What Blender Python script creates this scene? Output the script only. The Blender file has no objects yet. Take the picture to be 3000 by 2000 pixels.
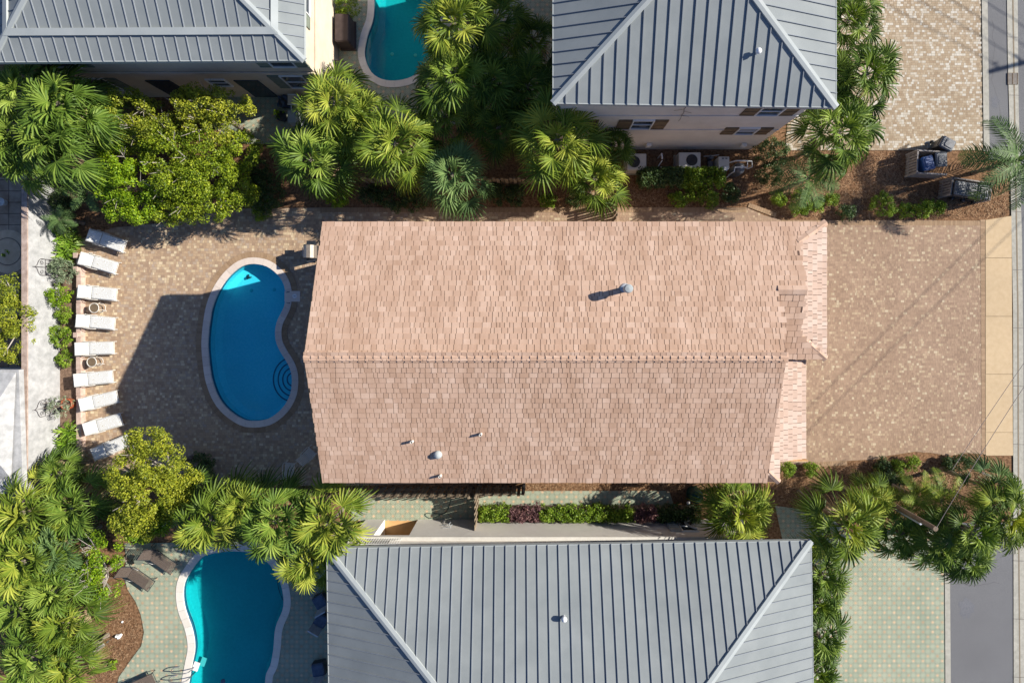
import bpy, math, random
from mathutils import Vector, Matrix, noise, geometry

# ------------------------------------------------------------------ camera, world, sun, exposure
S, H, NX, NY = 60.0, 27.5, 1575.0, 890.0     # photo pixels per metre on the ground, camera height, pixel under the camera
sc = bpy.context.scene
C = sc.collection
cam = bpy.data.cameras.new('camera')
cam_o = bpy.data.objects.new('camera', cam)
C.objects.link(cam_o)
cam_o.location = (0, 0, H)
cam.sensor_width = 36
cam.lens = S * H / 3000 * 36
cam.shift_x = (1500 - NX) / 3000
cam.shift_y = (NY - 1000) / 3000
cam.clip_end = 3000
sc.camera = cam_o

SX, SY = 1.60, 0.413                          # metres a shadow runs per metre of height (to the left, downwards)
sund = Vector((SX, SY, 1)).normalized()
w = bpy.data.worlds.new('World')
sc.world = w
w.use_nodes = True
wn = w.node_tree
sky = wn.nodes.new('ShaderNodeTexSky')
sky.sky_type = 'NISHITA'
sky.sun_disc = False
sky.ozone_density = 2.5
sky.sun_elevation = math.asin(sund.z)
sky.sun_rotation = math.atan2(SX, SY)
mxs = wn.nodes.new('ShaderNodeMix'); mxs.data_type = 'RGBA'; mxs.blend_type = 'MULTIPLY'; mxs.inputs[0].default_value = 1
mxs.inputs[7].default_value = (0.80, 0.94, 1.22, 1)
wn.links.new(sky.outputs[0], mxs.inputs[6]); wn.links.new(mxs.outputs[2], wn.nodes['Background'].inputs[0])
wn.nodes['Background'].inputs[1].default_value = 0.055
sun = bpy.data.lights.new('sun', 'SUN')
sun.energy = 4.6
sun.angle = math.radians(0.5)
sun.color = (1.0, 0.93, 0.83)
sun_o = bpy.data.objects.new('sun', sun)
C.objects.link(sun_o)
sun_o.location = (30, 8, 40)
sun_o.rotation_euler = sund.to_track_quat('Z', 'Y').to_euler()
sc.view_settings.view_transform = 'Standard'
sc.view_settings.look = 'None'
sc.view_settings.gamma = 1
sc.view_settings.exposure = 0.85
sc.cycles.use_denoising = True
sc.cycles.max_bounces = 8
sc.cycles.transparent_max_bounces = 12

# ------------------------------------------------------------------ helpers
def P(px, py, z=0.0):
    """world point that stands at height z and shows at photo pixel px,py"""
    k = (1 - z / H) / S
    return Vector(((px - NX) * k, (NY - py) * k, z))

def G(x, y, z=0.0):
    """plan pixels relative to the nadir (y down) -> world"""
    return Vector((x / S, -y / S, z))

def lin(c):
    return tuple(((v / 255) / 12.92 if v / 255 <= 0.04045 else ((v / 255 + 0.055) / 1.055) ** 2.4) for v in c) + (1,)

class MB:
    def __init__(s):
        s.v = []; s.f = []; s.m = []; s.t = []; s.mi = 0; s.tint = 0.5
    def face(s, pts, idx=None):
        n = len(s.v); s.v.extend([tuple(p) for p in pts])
        s.f.append(tuple(range(n, n + len(pts)))); s.m.append(s.mi); s.t.append(s.tint)
    def faces(s, pts, fs):
        n = len(s.v); s.v.extend([tuple(p) for p in pts])
        for f in fs:
            s.f.append(tuple(i + n for i in f)); s.m.append(s.mi); s.t.append(s.tint)
    def box(s, c, d, rz=0, rx=0, ry=0):
        M = Matrix.Translation(Vector(c)) @ Matrix.Rotation(rz, 4, 'Z') @ Matrix.Rotation(ry, 4, 'Y') @ Matrix.Rotation(rx, 4, 'X')
        a, b, e = d[0] / 2, d[1] / 2, d[2] / 2
        p = [M @ Vector((x, y, z)) for z in (-e, e) for x, y in ((-a, -b), (a, -b), (a, b), (-a, b))]
        s.faces(p, [(3, 2, 1, 0), (4, 5, 6, 7), (0, 1, 5, 4), (1, 2, 6, 5), (2, 3, 7, 6), (3, 0, 4, 7)])
    def bbox(s, c, d, rz=0, b=0.03):
        """box with chamfered vertical and top edges"""
        M = Matrix.Translation(Vector(c)) @ Matrix.Rotation(rz, 4, 'Z')
        X, Y, Z = d[0] / 2, d[1] / 2, d[2] / 2
        def ring(i, z):
            x, y = X - i, Y - i; q = b
            return [(x, -y + q, z), (x, y - q, z), (x - q, y, z), (-x + q, y, z), (-x, y - q, z), (-x, -y + q, z), (-x + q, -y, z), (x - q, -y, z)]
        rs = [ring(0, -Z), ring(0, Z - b), ring(b, Z)]
        p = [M @ Vector(q) for r in rs for q in r]
        fs = [tuple(range(7, -1, -1)), tuple(range(16, 24))]
        for k in (0, 8):
            for i in range(8):
                j = (i + 1) % 8
                fs.append((k + i, k + j, k + 8 + j, k + 8 + i))
        s.faces(p, fs)
    def prism(s, poly, z0, z1, bottom=False):
        n = len(poly)
        p = [(q[0], q[1], z0) for q in poly] + [(q[0], q[1], z1) for q in poly]
        ar = sum(poly[i][0] * poly[(i + 1) % n][1] - poly[(i + 1) % n][0] * poly[i][1] for i in range(n))
        fs = [tuple(range(n, 2 * n))] + ([tuple(range(n - 1, -1, -1))] if bottom else [])
        fs += [(i, (i + 1) % n, n + (i + 1) % n, n + i) for i in range(n)]
        if ar < 0: fs = [tuple(reversed(f)) for f in fs]
        s.faces(p, fs)
    def tube(s, pts, r, n=6, cap=True, r2=None):
        pts = [Vector(p) for p in pts]; m = len(pts); vs = []; fs = []
        for i, p in enumerate(pts):
            d = (pts[min(i + 1, m - 1)] - pts[max(i - 1, 0)]).normalized()
            a = d.orthogonal().normalized() if i == 0 else (a - d * a.dot(d)).normalized()
            b = d.cross(a)
            rr = r if r2 is None else r + (r2 - r) * i / (m - 1)
            for k in range(n):
                t = 2 * math.pi * k / n
                vs.append(p + (a * math.cos(t) + b * math.sin(t)) * rr)
        for i in range(m - 1):
            for k in range(n):
                j = (k + 1) % n
                fs.append((i * n + k, i * n + j, (i + 1) * n + j, (i + 1) * n + k))
        if cap:
            fs.append(tuple(range(n - 1, -1, -1))); fs.append(tuple((m - 1) * n + k for k in range(n)))
        s.faces(vs, fs)
    def lathe(s, c, prof, n=20, a0=0):
        c = Vector(c); vs = []; fs = []
        for r, z in prof:
            for k in range(n):
                t = 2 * math.pi * k / n + a0
                vs.append(c + Vector((r * math.cos(t), r * math.sin(t), z)))
        for i in range(len(prof) - 1):
            for k in range(n):
                j = (k + 1) % n
                fs.append((i * n + k, i * n + j, (i + 1) * n + j, (i + 1) * n + k))
        fs.append(tuple((len(prof) - 1) * n + k for k in range(n)))
        s.faces(vs, fs)
    def build(s, name, mats, parent=None, smooth=False, loc=None):
        me = bpy.data.meshes.new(name)
        me.from_pydata(s.v, [], s.f)
        if not isinstance(mats, (list, tuple)): mats = [mats]
        for m in mats: me.materials.append(m)
        me.polygons.foreach_set('material_index', s.m)
        at = me.attributes.new('tint', 'FLOAT', 'FACE')
        at.data.foreach_set('value', s.t)
        if smooth: me.polygons.foreach_set('use_smooth', [True] * len(s.f))
        me.update()
        o = bpy.data.objects.new(name, me); C.objects.link(o)
        if loc is not None: o.location = loc
        if parent is not None: o.parent = parent
        return o

def tag(o, label=None, cat=None, group=None, kind=None):
    if label: o['label'] = label
    if cat: o['category'] = cat
    if group: o['group'] = group
    if kind: o['kind'] = kind
    return o

def thing(name, loc, label, cat, group=None, rz=0):
    o = bpy.data.objects.new(name, None); C.objects.link(o)
    o.empty_display_size = 0.2
    o.location = loc; o.rotation_euler = (0, 0, rz)
    return tag(o, label, cat, group)

def copy_tree(o, parent=None):
    c = o.copy(); C.objects.link(c)
    if parent is not None: c.parent = parent
    for ch in list(o.children): copy_tree(ch, c)
    return c

def spline(pts, n=6, closed=True):
    out = []; m = len(pts)
    for i in range(m if closed else m - 1):
        g = lambda k: Vector(pts[k % m] if closed else pts[max(0, min(m - 1, k))])
        p0, p1, p2, p3 = g(i - 1), g(i), g(i + 1), g(i + 2)
        for j in range(n):
            t = j / n
            out.append(0.5 * ((2 * p1) + (p2 - p0) * t + (2 * p0 - 5 * p1 + 4 * p2 - p3) * t * t + (3 * p1 - p0 - 3 * p2 + p3) * t ** 3))
    if not closed: out.append(Vector(pts[-1]))
    return out

def inside(p, poly):
    x, y = p[0], p[1]; r = False; n = len(poly); j = n - 1
    for i in range(n):
        a, b = poly[i], poly[j]
        if (a[1] > y) != (b[1] > y) and x < (b[0] - a[0]) * (y - a[1]) / (b[1] - a[1]) + a[0]: r = not r
        j = i
    return r

def offset(poly, d):
    n = len(poly); out = []
    ar = sum(poly[i][0] * poly[(i + 1) % n][1] - poly[(i + 1) % n][0] * poly[i][1] for i in range(n))
    sg = 1 if ar > 0 else -1
    for i in range(n):
        t = (Vector(poly[(i + 1) % n][:2]) - Vector(poly[i - 1][:2])).normalized()
        out.append(Vector((poly[i][0] + t.y * d * sg, poly[i][1] - t.x * d * sg)))
    return out

def sheet(mb, outer, z, holes=()):
    loops = [[Vector((p[0], p[1], 0)) for p in outer]] + [[Vector((p[0], p[1], 0)) for p in h] for h in holes]
    flat = [v for l in loops for v in l]
    vs = [(v.x, v.y, z) for v in flat]; fs = []
    for t in geometry.tessellate_polygon(loops):
        a, b, c = (flat[i] for i in t)
        cr = (b - a).cross(c - a).z
        if abs(cr) < 1e-9: continue
        fs.append(tuple(t) if cr > 0 else tuple(reversed(t)))
    mb.faces(vs, fs)

# ------------------------------------------------------------------ materials
def nm(name, rough=0.8, spec=0.3, metal=0):
    m = bpy.data.materials.new(name); m.use_nodes = True
    nt = m.node_tree; b = nt.nodes['Principled BSDF']
    b.inputs['Roughness'].default_value = rough
    b.inputs['Specular IOR Level'].default_value = spec
    b.inputs['Metallic'].default_value = metal
    return m, nt, b

def nd(nt, t, **k):
    n = nt.nodes.new('ShaderNode' + t)
    for a, v in k.items(): setattr(n, a, v)
    return n

def ramp(nt, fac, stops, interp='LINEAR'):
    r = nd(nt, 'ValToRGB'); r.color_ramp.interpolation = interp
    e = r.color_ramp.elements
    while len(e) < len(stops): e.new(0.5)
    for i, (p, c) in enumerate(stops):
        e[i].position = p; e[i].color = lin(c) if max(c[:3]) > 1.001 else (tuple(c) + (1,))[:4]
    if fac is not None: nt.links.new(fac, r.inputs[0])
    return r.outputs[0]

def math_(nt, op, a, b=None, c=None):
    n = nd(nt, 'Math', operation=op)
    for i, x in enumerate((a, b, c)):
        if x is None: continue
        if isinstance(x, (int, float)): n.inputs[i].default_value = x
        else: nt.links.new(x, n.inputs[i])
    return n.outputs[0]

def mix(nt, fac, a, b, blend='MIX'):
    n = nd(nt, 'Mix', data_type='RGBA', blend_type=blend)
    for i, x in ((0, fac), (6, a), (7, b)):
        if isinstance(x, (int, float)): n.inputs[i].default_value = x if i == 0 else (x, x, x, 1)
        elif isinstance(x, tuple): n.inputs[i].default_value = x if len(x) == 4 else x + (1,)
        else: nt.links.new(x, n.inputs[i])
    return n.outputs[2]

def coords(nt):
    return nd(nt, 'TexCoord').outputs['Object']

def noise_(nt, co, scale, detail=3, rough=0.6):
    n = nd(nt, 'TexNoise'); n.inputs['Scale'].default_value = scale
    n.inputs['Detail'].default_value = detail; n.inputs['Roughness'].default_value = rough
    if co is not None: nt.links.new(co, n.inputs['Vector'])
    return n.outputs['Fac']

def bump(nt, b, h, strength=0.4, dist=0.02):
    n = nd(nt, 'Bump'); n.inputs['Strength'].default_value = strength; n.inputs['Distance'].default_value = dist
    nt.links.new(h, n.inputs['Height']); nt.links.new(n.outputs[0], b.inputs['Normal'])

def m_noise(name, c1, c2, scale=3, rough=0.85, detail=6, spec=0.3, b_=0.3, bs=None, c3=None, metal=0, s2=0.35, bd=0.02):
    """two-scale mottled surface"""
    m, nt, b = nm(name, rough, spec, metal)
    co = coords(nt)
    f = noise_(nt, co, scale, detail)
    st = [(0.3, c1), (0.7, c2)] if c3 is None else [(0.3, c1), (0.5, c2), (0.7, c3)]
    col = ramp(nt, f, st)
    g = noise_(nt, co, s2, 3)
    col = mix(nt, 1.0, col, ramp(nt, g, [(0.3, (0.86, 0.86, 0.86)), (0.7, (1.0, 1.0, 1.0))]), 'MULTIPLY')
    nt.links.new(col, b.inputs['Base Color'])
    if b_: bump(nt, b, noise_(nt, co, bs or scale * 4, 4), b_, bd)
    return m

def m_island(name, stops, rough=0.85, ns=25, amt=0.18, spec=0.25, big=0.0, b_=0.2, streak=None):
    """every loose piece of the mesh takes its own colour"""
    m, nt, b = nm(name, rough, spec)
    r = nd(nt, 'NewGeometry').outputs['Random Per Island']
    col = ramp(nt, r, stops)
    co = coords(nt)
    f = noise_(nt, co, ns, 4)
    col = mix(nt, 1.0, col, ramp(nt, f, [(0.25, (1 - amt,) * 3), (0.75, (1.0,) * 3)]), 'MULTIPLY')
    if big:
        f2 = noise_(nt, co, 0.45, 4)
        col = mix(nt, 1.0, col, ramp(nt, f2, [(0.3, (1 - big, 1 - big * 1.1, 1 - big * 1.2)), (0.7, (1.0,) * 3)]), 'MULTIPLY')
    if streak:
        mp = nd(nt, 'Mapping'); mp.inputs['Scale'].default_value = streak; nt.links.new(co, mp.inputs['Vector'])
        f3 = noise_(nt, mp.outputs[0], 1.0, 5)
        col = mix(nt, 1.0, col, ramp(nt, f3, [(0.33, (0.84, 0.80, 0.76)), (0.62, (1.0,) * 3)]), 'MULTIPLY')
    nt.links.new(col, b.inputs['Base Color'])
    if b_: bump(nt, b, f, b_, 0.01)
    return m

def m_leaf(name, dark, mid, light, rough=0.45, trans=0.25, spec=0.4, vary=0.35):
    m, nt, b = nm(name, rough, spec)
    geo = nd(nt, 'NewGeometry'); at = nd(nt, 'Attribute', attribute_name='tint')
    oi = nd(nt, 'ObjectInfo')
    t = math_(nt, 'ADD', math_(nt, 'MULTIPLY', geo.outputs['Random Per Island'], vary), math_(nt, 'MULTIPLY', at.outputs['Fac'], 1 - vary))
    t = math_(nt, 'ADD', t, math_(nt, 'MULTIPLY', math_(nt, 'SUBTRACT', oi.outputs['Random'], 0.5), 0.16))
    col = ramp(nt, t, [(0.08, dark), (0.5, mid), (0.92, light)])
    nt.links.new(col, b.inputs['Base Color'])
    tr = nd(nt, 'BsdfTranslucent'); nt.links.new(mix(nt, 1.0, col, (1.0, 1.0, 0.55), 'MULTIPLY'), tr.inputs[0])
    mx = nd(nt, 'MixShader'); mx.inputs[0].default_value = trans
    nt.links.new(b.outputs[0], mx.inputs[1]); nt.links.new(tr.outputs[0], mx.inputs[2])
    nt.links.new(mx.outputs[0], nt.nodes['Material Output'].inputs[0])
    return m

M = {}
M['mulch'] = m_noise('pine_straw', (0.075, 0.038, 0.020), (0.36, 0.21, 0.115), 9, 0.95, 10, 0.1, 0.9, 40, s2=0.5)
M['soil'] = m_noise('planting_soil', (0.10, 0.065, 0.045), (0.30, 0.20, 0.14), 8, 0.95, 10, 0.1, 0.8, 40)
M['asphalt'] = m_noise('asphalt', (0.125, 0.128, 0.135), (0.215, 0.217, 0.222), 45, 0.9, 4, 0.2, 0.4, 150, s2=0.3)
M['gutter'] = m_noise('gutter_concrete', (0.34, 0.33, 0.28), (0.46, 0.445, 0.385), 6, 0.85, 8, 0.2, 0.2, 60, s2=0.5)
M['tanwalk'] = m_noise('tan_concrete', (0.52, 0.39, 0.235), (0.58, 0.445, 0.28), 5, 0.85, 6, 0.2, 0.15, 80, s2=0.3)
M['joint'] = m_noise('joint_sand', (0.28, 0.20, 0.14), (0.40, 0.29, 0.20), 20, 0.95)
M['joint_gray'] = m_noise('joint_line', (0.22, 0.18, 0.12), (0.26, 0.21, 0.15), 20, 0.95)
M['paver'] = m_island('patio_paver', [(0.0, (0.39, 0.275, 0.19)), (0.3, (0.48, 0.34, 0.225)), (0.6, (0.55, 0.40, 0.26)), (0.74, (0.47, 0.37, 0.29)), (0.88, (0.61, 0.465, 0.295)), (1.0, (0.75, 0.62, 0.42))], 0.85, 18, 0.2, 0.25, 0.12)
M['paver_drive'] = m_island('east_drive_paver', [(0.0, (0.34, 0.235, 0.165)), (0.4, (0.40, 0.28, 0.192)), (0.78, (0.44, 0.31, 0.215)), (0.93, (0.52, 0.40, 0.265)), (1.0, (0.60, 0.50, 0.35))], 0.85, 18, 0.18, 0.25, 0.14)
M['paver_tan'] = m_island('border_paver', [(0.0, (0.32, 0.215, 0.13)), (1.0, (0.42, 0.29, 0.18))], 0.85, 18, 0.2, 0.25, 0.1)
M['paver_beige'] = m_island('driveway_paver', [(0.0, (0.38, 0.285, 0.185)), (0.45, (0.46, 0.365, 0.25)), (0.68, (0.51, 0.42, 0.305)), (0.80, (0.58, 0.52, 0.42)), (1.0, (0.66, 0.625, 0.54))], 0.85, 18, 0.18, 0.25, 0.14)
M['coping'] = m_island('coping_stone', [(0.0, (0.66, 0.57, 0.50)), (1.0, (0.76, 0.67, 0.59))], 0.7, 12, 0.1, 0.3, 0.06, 0.1)
M['coping_w'] = m_island('white_coping', [(0.0, (0.72, 0.68, 0.60)), (1.0, (0.80, 0.76, 0.69))], 0.7, 12, 0.08, 0.3, 0.06, 0.1)
M['shingle'] = m_island('cedar_tone_shingle', [(0.0, (0.475, 0.32, 0.23)), (0.3, (0.525, 0.36, 0.265)), (0.8, (0.555, 0.39, 0.29)), (1.0, (0.60, 0.435, 0.335))], 0.8, 9, 0.08, 0.2, 0.06, 0.15, (1.6, 0.5, 0.5))
M['shingle_sunlit'] = m_island('sunny_shingle', [(0.0, (0.50, 0.36, 0.28)), (0.5, (0.56, 0.42, 0.335)), (1.0, (0.61, 0.48, 0.395))], 0.8, 9, 0.08, 0.2, 0.05, 0.15)  # paler copy of shingle; sunlight on east-facing roofs is painted into its colour
M['underlay'] = m_noise('roof_underlay', (0.10, 0.06, 0.045), (0.14, 0.09, 0.07), 6, 0.95)
M['metal'] = m_noise('grey_metal_roof', (0.225, 0.25, 0.255), (0.275, 0.30, 0.30), 0.9, 0.8, 5, 0.15, 0.04, 3, s2=0.25)
M['metal_edge'] = m_noise('grey_metal_trim', (0.35, 0.385, 0.385), (0.40, 0.43, 0.425), 1.5, 0.75, 4, 0.15, 0)
M['metal_seam'] = m_noise('metal_seam', (0.22, 0.245, 0.27), (0.26, 0.285, 0.31), 1.5, 0.8, 4, 0.15, 0)
M['stucco_grey'] = m_noise('warm_grey_stucco', (0.68, 0.65, 0.60), (0.75, 0.72, 0.67), 2, 0.9, 8, 0.15, 0.3, 90, s2=0.4)
M['stucco_cream'] = m_noise('cream_stucco', (0.60, 0.50, 0.39), (0.68, 0.58, 0.46), 2, 0.9, 8, 0.15, 0.3, 90, s2=0.4)
M['stucco_pink'] = m_noise('peach_stucco', (0.58, 0.44, 0.34), (0.64, 0.50, 0.40), 2, 0.9, 8, 0.15, 0.3, 90)
M['whitewall'] = m_noise('white_painted_stucco', (0.31, 0.315, 0.315), (0.50, 0.505, 0.505), 3.2, 0.9, 10, 0.15, 0.5, 30, s2=0.7)
M['cap'] = m_noise('weathered_coping', (0.30, 0.22, 0.18), (0.52, 0.42, 0.36), 4, 0.9, 8, 0.15, 0.3)
M['white'] = m_noise('white_paint', (0.76, 0.77, 0.77), (0.82, 0.83, 0.83), 2, 0.45, 3, 0.4, 0)
M['offwhite'] = m_noise('off_white_paint', (0.60, 0.58, 0.53), (0.70, 0.68, 0.62), 3, 0.6, 5, 0.3, 0.1)
M['peach'] = m_noise('peach_plaster', (0.62, 0.36, 0.15), (0.68, 0.42, 0.19), 3, 0.85, 4, 0.2, 0.1)
M['shutter'] = m_noise('brown_shutter', (0.14, 0.10, 0.06), (0.20, 0.145, 0.09), 5, 0.7, 3, 0.3, 0)
M['shutter_green'] = m_noise('grey_green_shutter', (0.16, 0.19, 0.15), (0.22, 0.25, 0.20), 5, 0.7, 3, 0.3, 0)
M['fence'] = m_noise('weathered_fence_wood', (0.17, 0.13, 0.09), (0.36, 0.29, 0.21), 7, 0.9, 8, 0.15, 0.3, 40)
M['fence_pale'] = m_noise('pale_fence_wood', (0.24, 0.22, 0.21), (0.42, 0.39, 0.37), 7, 0.9, 8, 0.15, 0.3, 40)
M['timber'] = m_noise('edging_stone', (0.42, 0.30, 0.24), (0.60, 0.47, 0.40), 5, 0.9, 8, 0.15, 0.2)
M['black'] = m_noise('black_plastic', (0.018, 0.021, 0.026), (0.045, 0.052, 0.062), 5, 0.35, 3, 0.5, 0)
M['darkgrey'] = m_noise('dark_grey_plastic', (0.07, 0.08, 0.095), (0.15, 0.165, 0.19), 6, 0.35, 4, 0.5, 0.1, 8)
M['blue'] = m_noise('navy_plastic', (0.010, 0.045, 0.16), (0.018, 0.075, 0.24), 5, 0.35, 3, 0.5, 0)
M['bluecloth'] = m_noise('blue_cloth', (0.07, 0.10, 0.16), (0.13, 0.18, 0.26), 5, 0.8, 3, 0.2, 0.4)
M['green_dark'] = m_noise('dark_green_plastic', (0.004, 0.04, 0.034), (0.008, 0.065, 0.055), 5, 0.5, 3, 0.4, 0)
M['iron'] = m_noise('wrought_iron', (0.05, 0.04, 0.045), (0.09, 0.075, 0.08), 9, 0.6, 3, 0.4, 0)
M['steel'] = m_noise('galvanised_steel', (0.42, 0.46, 0.49), (0.56, 0.60, 0.63), 6, 0.4, 3, 0.5, 0, metal=0.4)
M['chrome'] = m_noise('brushed_steel', (0.30, 0.31, 0.33), (0.42, 0.43, 0.45), 6, 0.3, 3, 0.5, 0, metal=0.8)
M['terracotta'] = m_noise('glazed_terracotta', (0.34, 0.075, 0.03), (0.46, 0.11, 0.05), 4, 0.35, 3, 0.5, 0)
M['brown_sling'] = m_noise('brown_sling_fabric', (0.11, 0.085, 0.07), (0.19, 0.15, 0.125), 30, 0.8, 3, 0.2, 0.2)
M['brown_cover'] = m_noise('brown_vinyl_cover', (0.045, 0.032, 0.03), (0.075, 0.055, 0.05), 3, 0.6, 5, 0.3, 0.3, 6)
M['glass'] = m_noise('window_glass', (0.025, 0.035, 0.05), (0.06, 0.08, 0.10), 1.5, 0.08, 2, 0.6, 0)
M['bark'] = m_noise('palm_bark', (0.14, 0.11, 0.085), (0.32, 0.27, 0.22), 6, 0.95, 6, 0.1, 0.7, 15)
M['bark_pale'] = m_noise('pale_bark', (0.34, 0.30, 0.26), (0.52, 0.47, 0.42), 9, 0.9, 6, 0.1, 0.3)
M['thatch'] = m_noise('dry_thatch', (0.20, 0.13, 0.085), (0.40, 0.29, 0.20), 9, 0.95, 6, 0.1, 0.4)
M['pole'] = m_noise('weathered_pole', (0.16, 0.12, 0.085), (0.27, 0.21, 0.155), 6, 0.9, 6, 0.1, 0.3)
M['conduit'] = m_noise('pale_conduit', (0.50, 0.53, 0.60), (0.60, 0.63, 0.70), 3, 0.4, 3, 0.4, 0)
M['cable'] = m_noise('grey_cable', (0.16, 0.13, 0.12), (0.30, 0.26, 0.24), 15, 0.6, 3, 0.3, 0)
M['soilpot'] = M['soil']
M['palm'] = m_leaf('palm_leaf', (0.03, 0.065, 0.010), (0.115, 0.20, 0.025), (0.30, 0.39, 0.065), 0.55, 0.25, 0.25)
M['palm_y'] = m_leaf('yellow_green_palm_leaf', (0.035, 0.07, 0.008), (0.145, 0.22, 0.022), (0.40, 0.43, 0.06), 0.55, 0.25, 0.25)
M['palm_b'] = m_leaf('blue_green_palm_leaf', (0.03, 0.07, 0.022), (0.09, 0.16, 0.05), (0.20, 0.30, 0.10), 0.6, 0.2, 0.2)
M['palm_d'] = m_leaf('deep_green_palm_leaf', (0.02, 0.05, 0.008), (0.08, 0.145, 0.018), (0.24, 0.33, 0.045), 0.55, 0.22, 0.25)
M['dry'] = m_leaf('dry_palm_leaf', (0.22, 0.15, 0.09), (0.38, 0.29, 0.18), (0.56, 0.46, 0.33), 0.8, 0.1, 0.1)
M['olive'] = m_leaf('olive_leaf', (0.06, 0.095, 0.010), (0.25, 0.30, 0.022), (0.50, 0.50, 0.045), 0.5, 0.3, 0.3, 0.6)
M['lime'] = m_leaf('lime_olive_leaf', (0.06, 0.11, 0.008), (0.23, 0.32, 0.016), (0.47, 0.52, 0.035), 0.5, 0.3, 0.3, 0.6)
M['bright'] = m_leaf('bright_leaf', (0.06, 0.13, 0.006), (0.20, 0.34, 0.010), (0.40, 0.52, 0.025), 0.5, 0.3, 0.3, 0.6)
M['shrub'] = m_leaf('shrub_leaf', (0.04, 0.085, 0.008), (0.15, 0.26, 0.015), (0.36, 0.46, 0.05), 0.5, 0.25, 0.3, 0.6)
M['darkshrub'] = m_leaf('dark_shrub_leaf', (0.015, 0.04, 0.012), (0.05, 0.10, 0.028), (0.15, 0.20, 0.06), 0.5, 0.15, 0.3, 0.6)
M['silver'] = m_leaf('silver_green_leaf', (0.08, 0.12, 0.06), (0.20, 0.26, 0.15), (0.38, 0.43, 0.29), 0.6, 0.2, 0.3, 0.6)
M['purple'] = m_leaf('purple_leaf', (0.05, 0.022, 0.03), (0.16, 0.075, 0.085), (0.30, 0.17, 0.14), 0.6, 0.15, 0.3, 0.6)
M['lily'] = m_leaf('strap_leaf', (0.05, 0.12, 0.010), (0.16, 0.30, 0.02), (0.36, 0.50, 0.07), 0.4, 0.3, 0.4, 0.4)

# patterned cushion fabric
m, nt, b = nm('floral_cushion_fabric', 0.85, 0.15); M['cushion'] = m
co = coords(nt)
wv = nd(nt, 'TexVoronoi', feature='F1'); wv.inputs['Scale'].default_value = 7; nt.links.new(co, wv.inputs['Vector'])
rg = math_(nt, 'SINE', math_(nt, 'MULTIPLY', wv.outputs['Distance'], 34))
col = mix(nt, math_(nt, 'GREATER_THAN', rg, 0.72), (0.68, 0.70, 0.70, 1), (0.46, 0.41, 0.29, 1))
nt.links.new(col, b.inputs['Base Color'])

# green interlocking pavers: octagon joints and small salmon diamonds, 0.47 m repeat
m, nt, b = nm('octagon_paving', 0.85, 0.2); M['octagon'] = m
co = coords(nt); sp = nd(nt, 'SeparateXYZ'); nt.links.new(co, sp.inputs[0])
per = 28.2 / S
def cellf(x, off):
    return math_(nt, 'ABSOLUTE', math_(nt, 'SUBTRACT', math_(nt, 'FRACT', math_(nt, 'ADD', math_(nt, 'DIVIDE', x, per), off)), 0.5))
def lattice(off):
    u, v = cellf(sp.outputs[0], off), cellf(sp.outputs[1], off)
    return u, v, math_(nt, 'ADD', u, v)
u1, v1, d1 = lattice(0.0)
u2, v2, d2 = lattice(0.5)
dm = math_(nt, 'MINIMUM', d1, d2)
isd = math_(nt, 'LESS_THAN', dm, 0.18)
def band(x, c_, w_): return math_(nt, 'LESS_THAN', math_(nt, 'ABSOLUTE', math_(nt, 'SUBTRACT', x, c_)), w_)
ln = math_(nt, 'MAXIMUM', band(dm, 0.20, 0.02), band(dm, 0.36, 0.016))
gx = math_(nt, 'MULTIPLY', math_(nt, 'GREATER_THAN', dm, 0.36), math_(nt, 'MAXIMUM', band(u1, 0.25, 0.02), band(v1, 0.25, 0.02)))
ln = math_(nt, 'MAXIMUM', ln, gx)
base = ramp(nt, noise_(nt, co, 0.5, 4), [(0.3, (0.30, 0.345, 0.255)), (0.7, (0.41, 0.44, 0.33))])
sal = ramp(nt, noise_(nt, co, 2.2, 2), [(0.35, (0.42, 0.32, 0.21)), (0.65, (0.62, 0.47, 0.31))])
col = mix(nt, isd, base, sal)
col = mix(nt, math_(nt, 'MULTIPLY', ln, 0.55), col, (0.09, 0.11, 0.09, 1))
col = mix(nt, 1.0, col, ramp(nt, noise_(nt, co, 30, 4), [(0.3, (0.88,) * 3), (0.7, (1.0,) * 3)]), 'MULTIPLY')
nt.links.new(col, b.inputs['Base Color'])
bump(nt, b, math_(nt, 'SUBTRACT', 1.0, ln), 0.3, 0.006)

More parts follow.
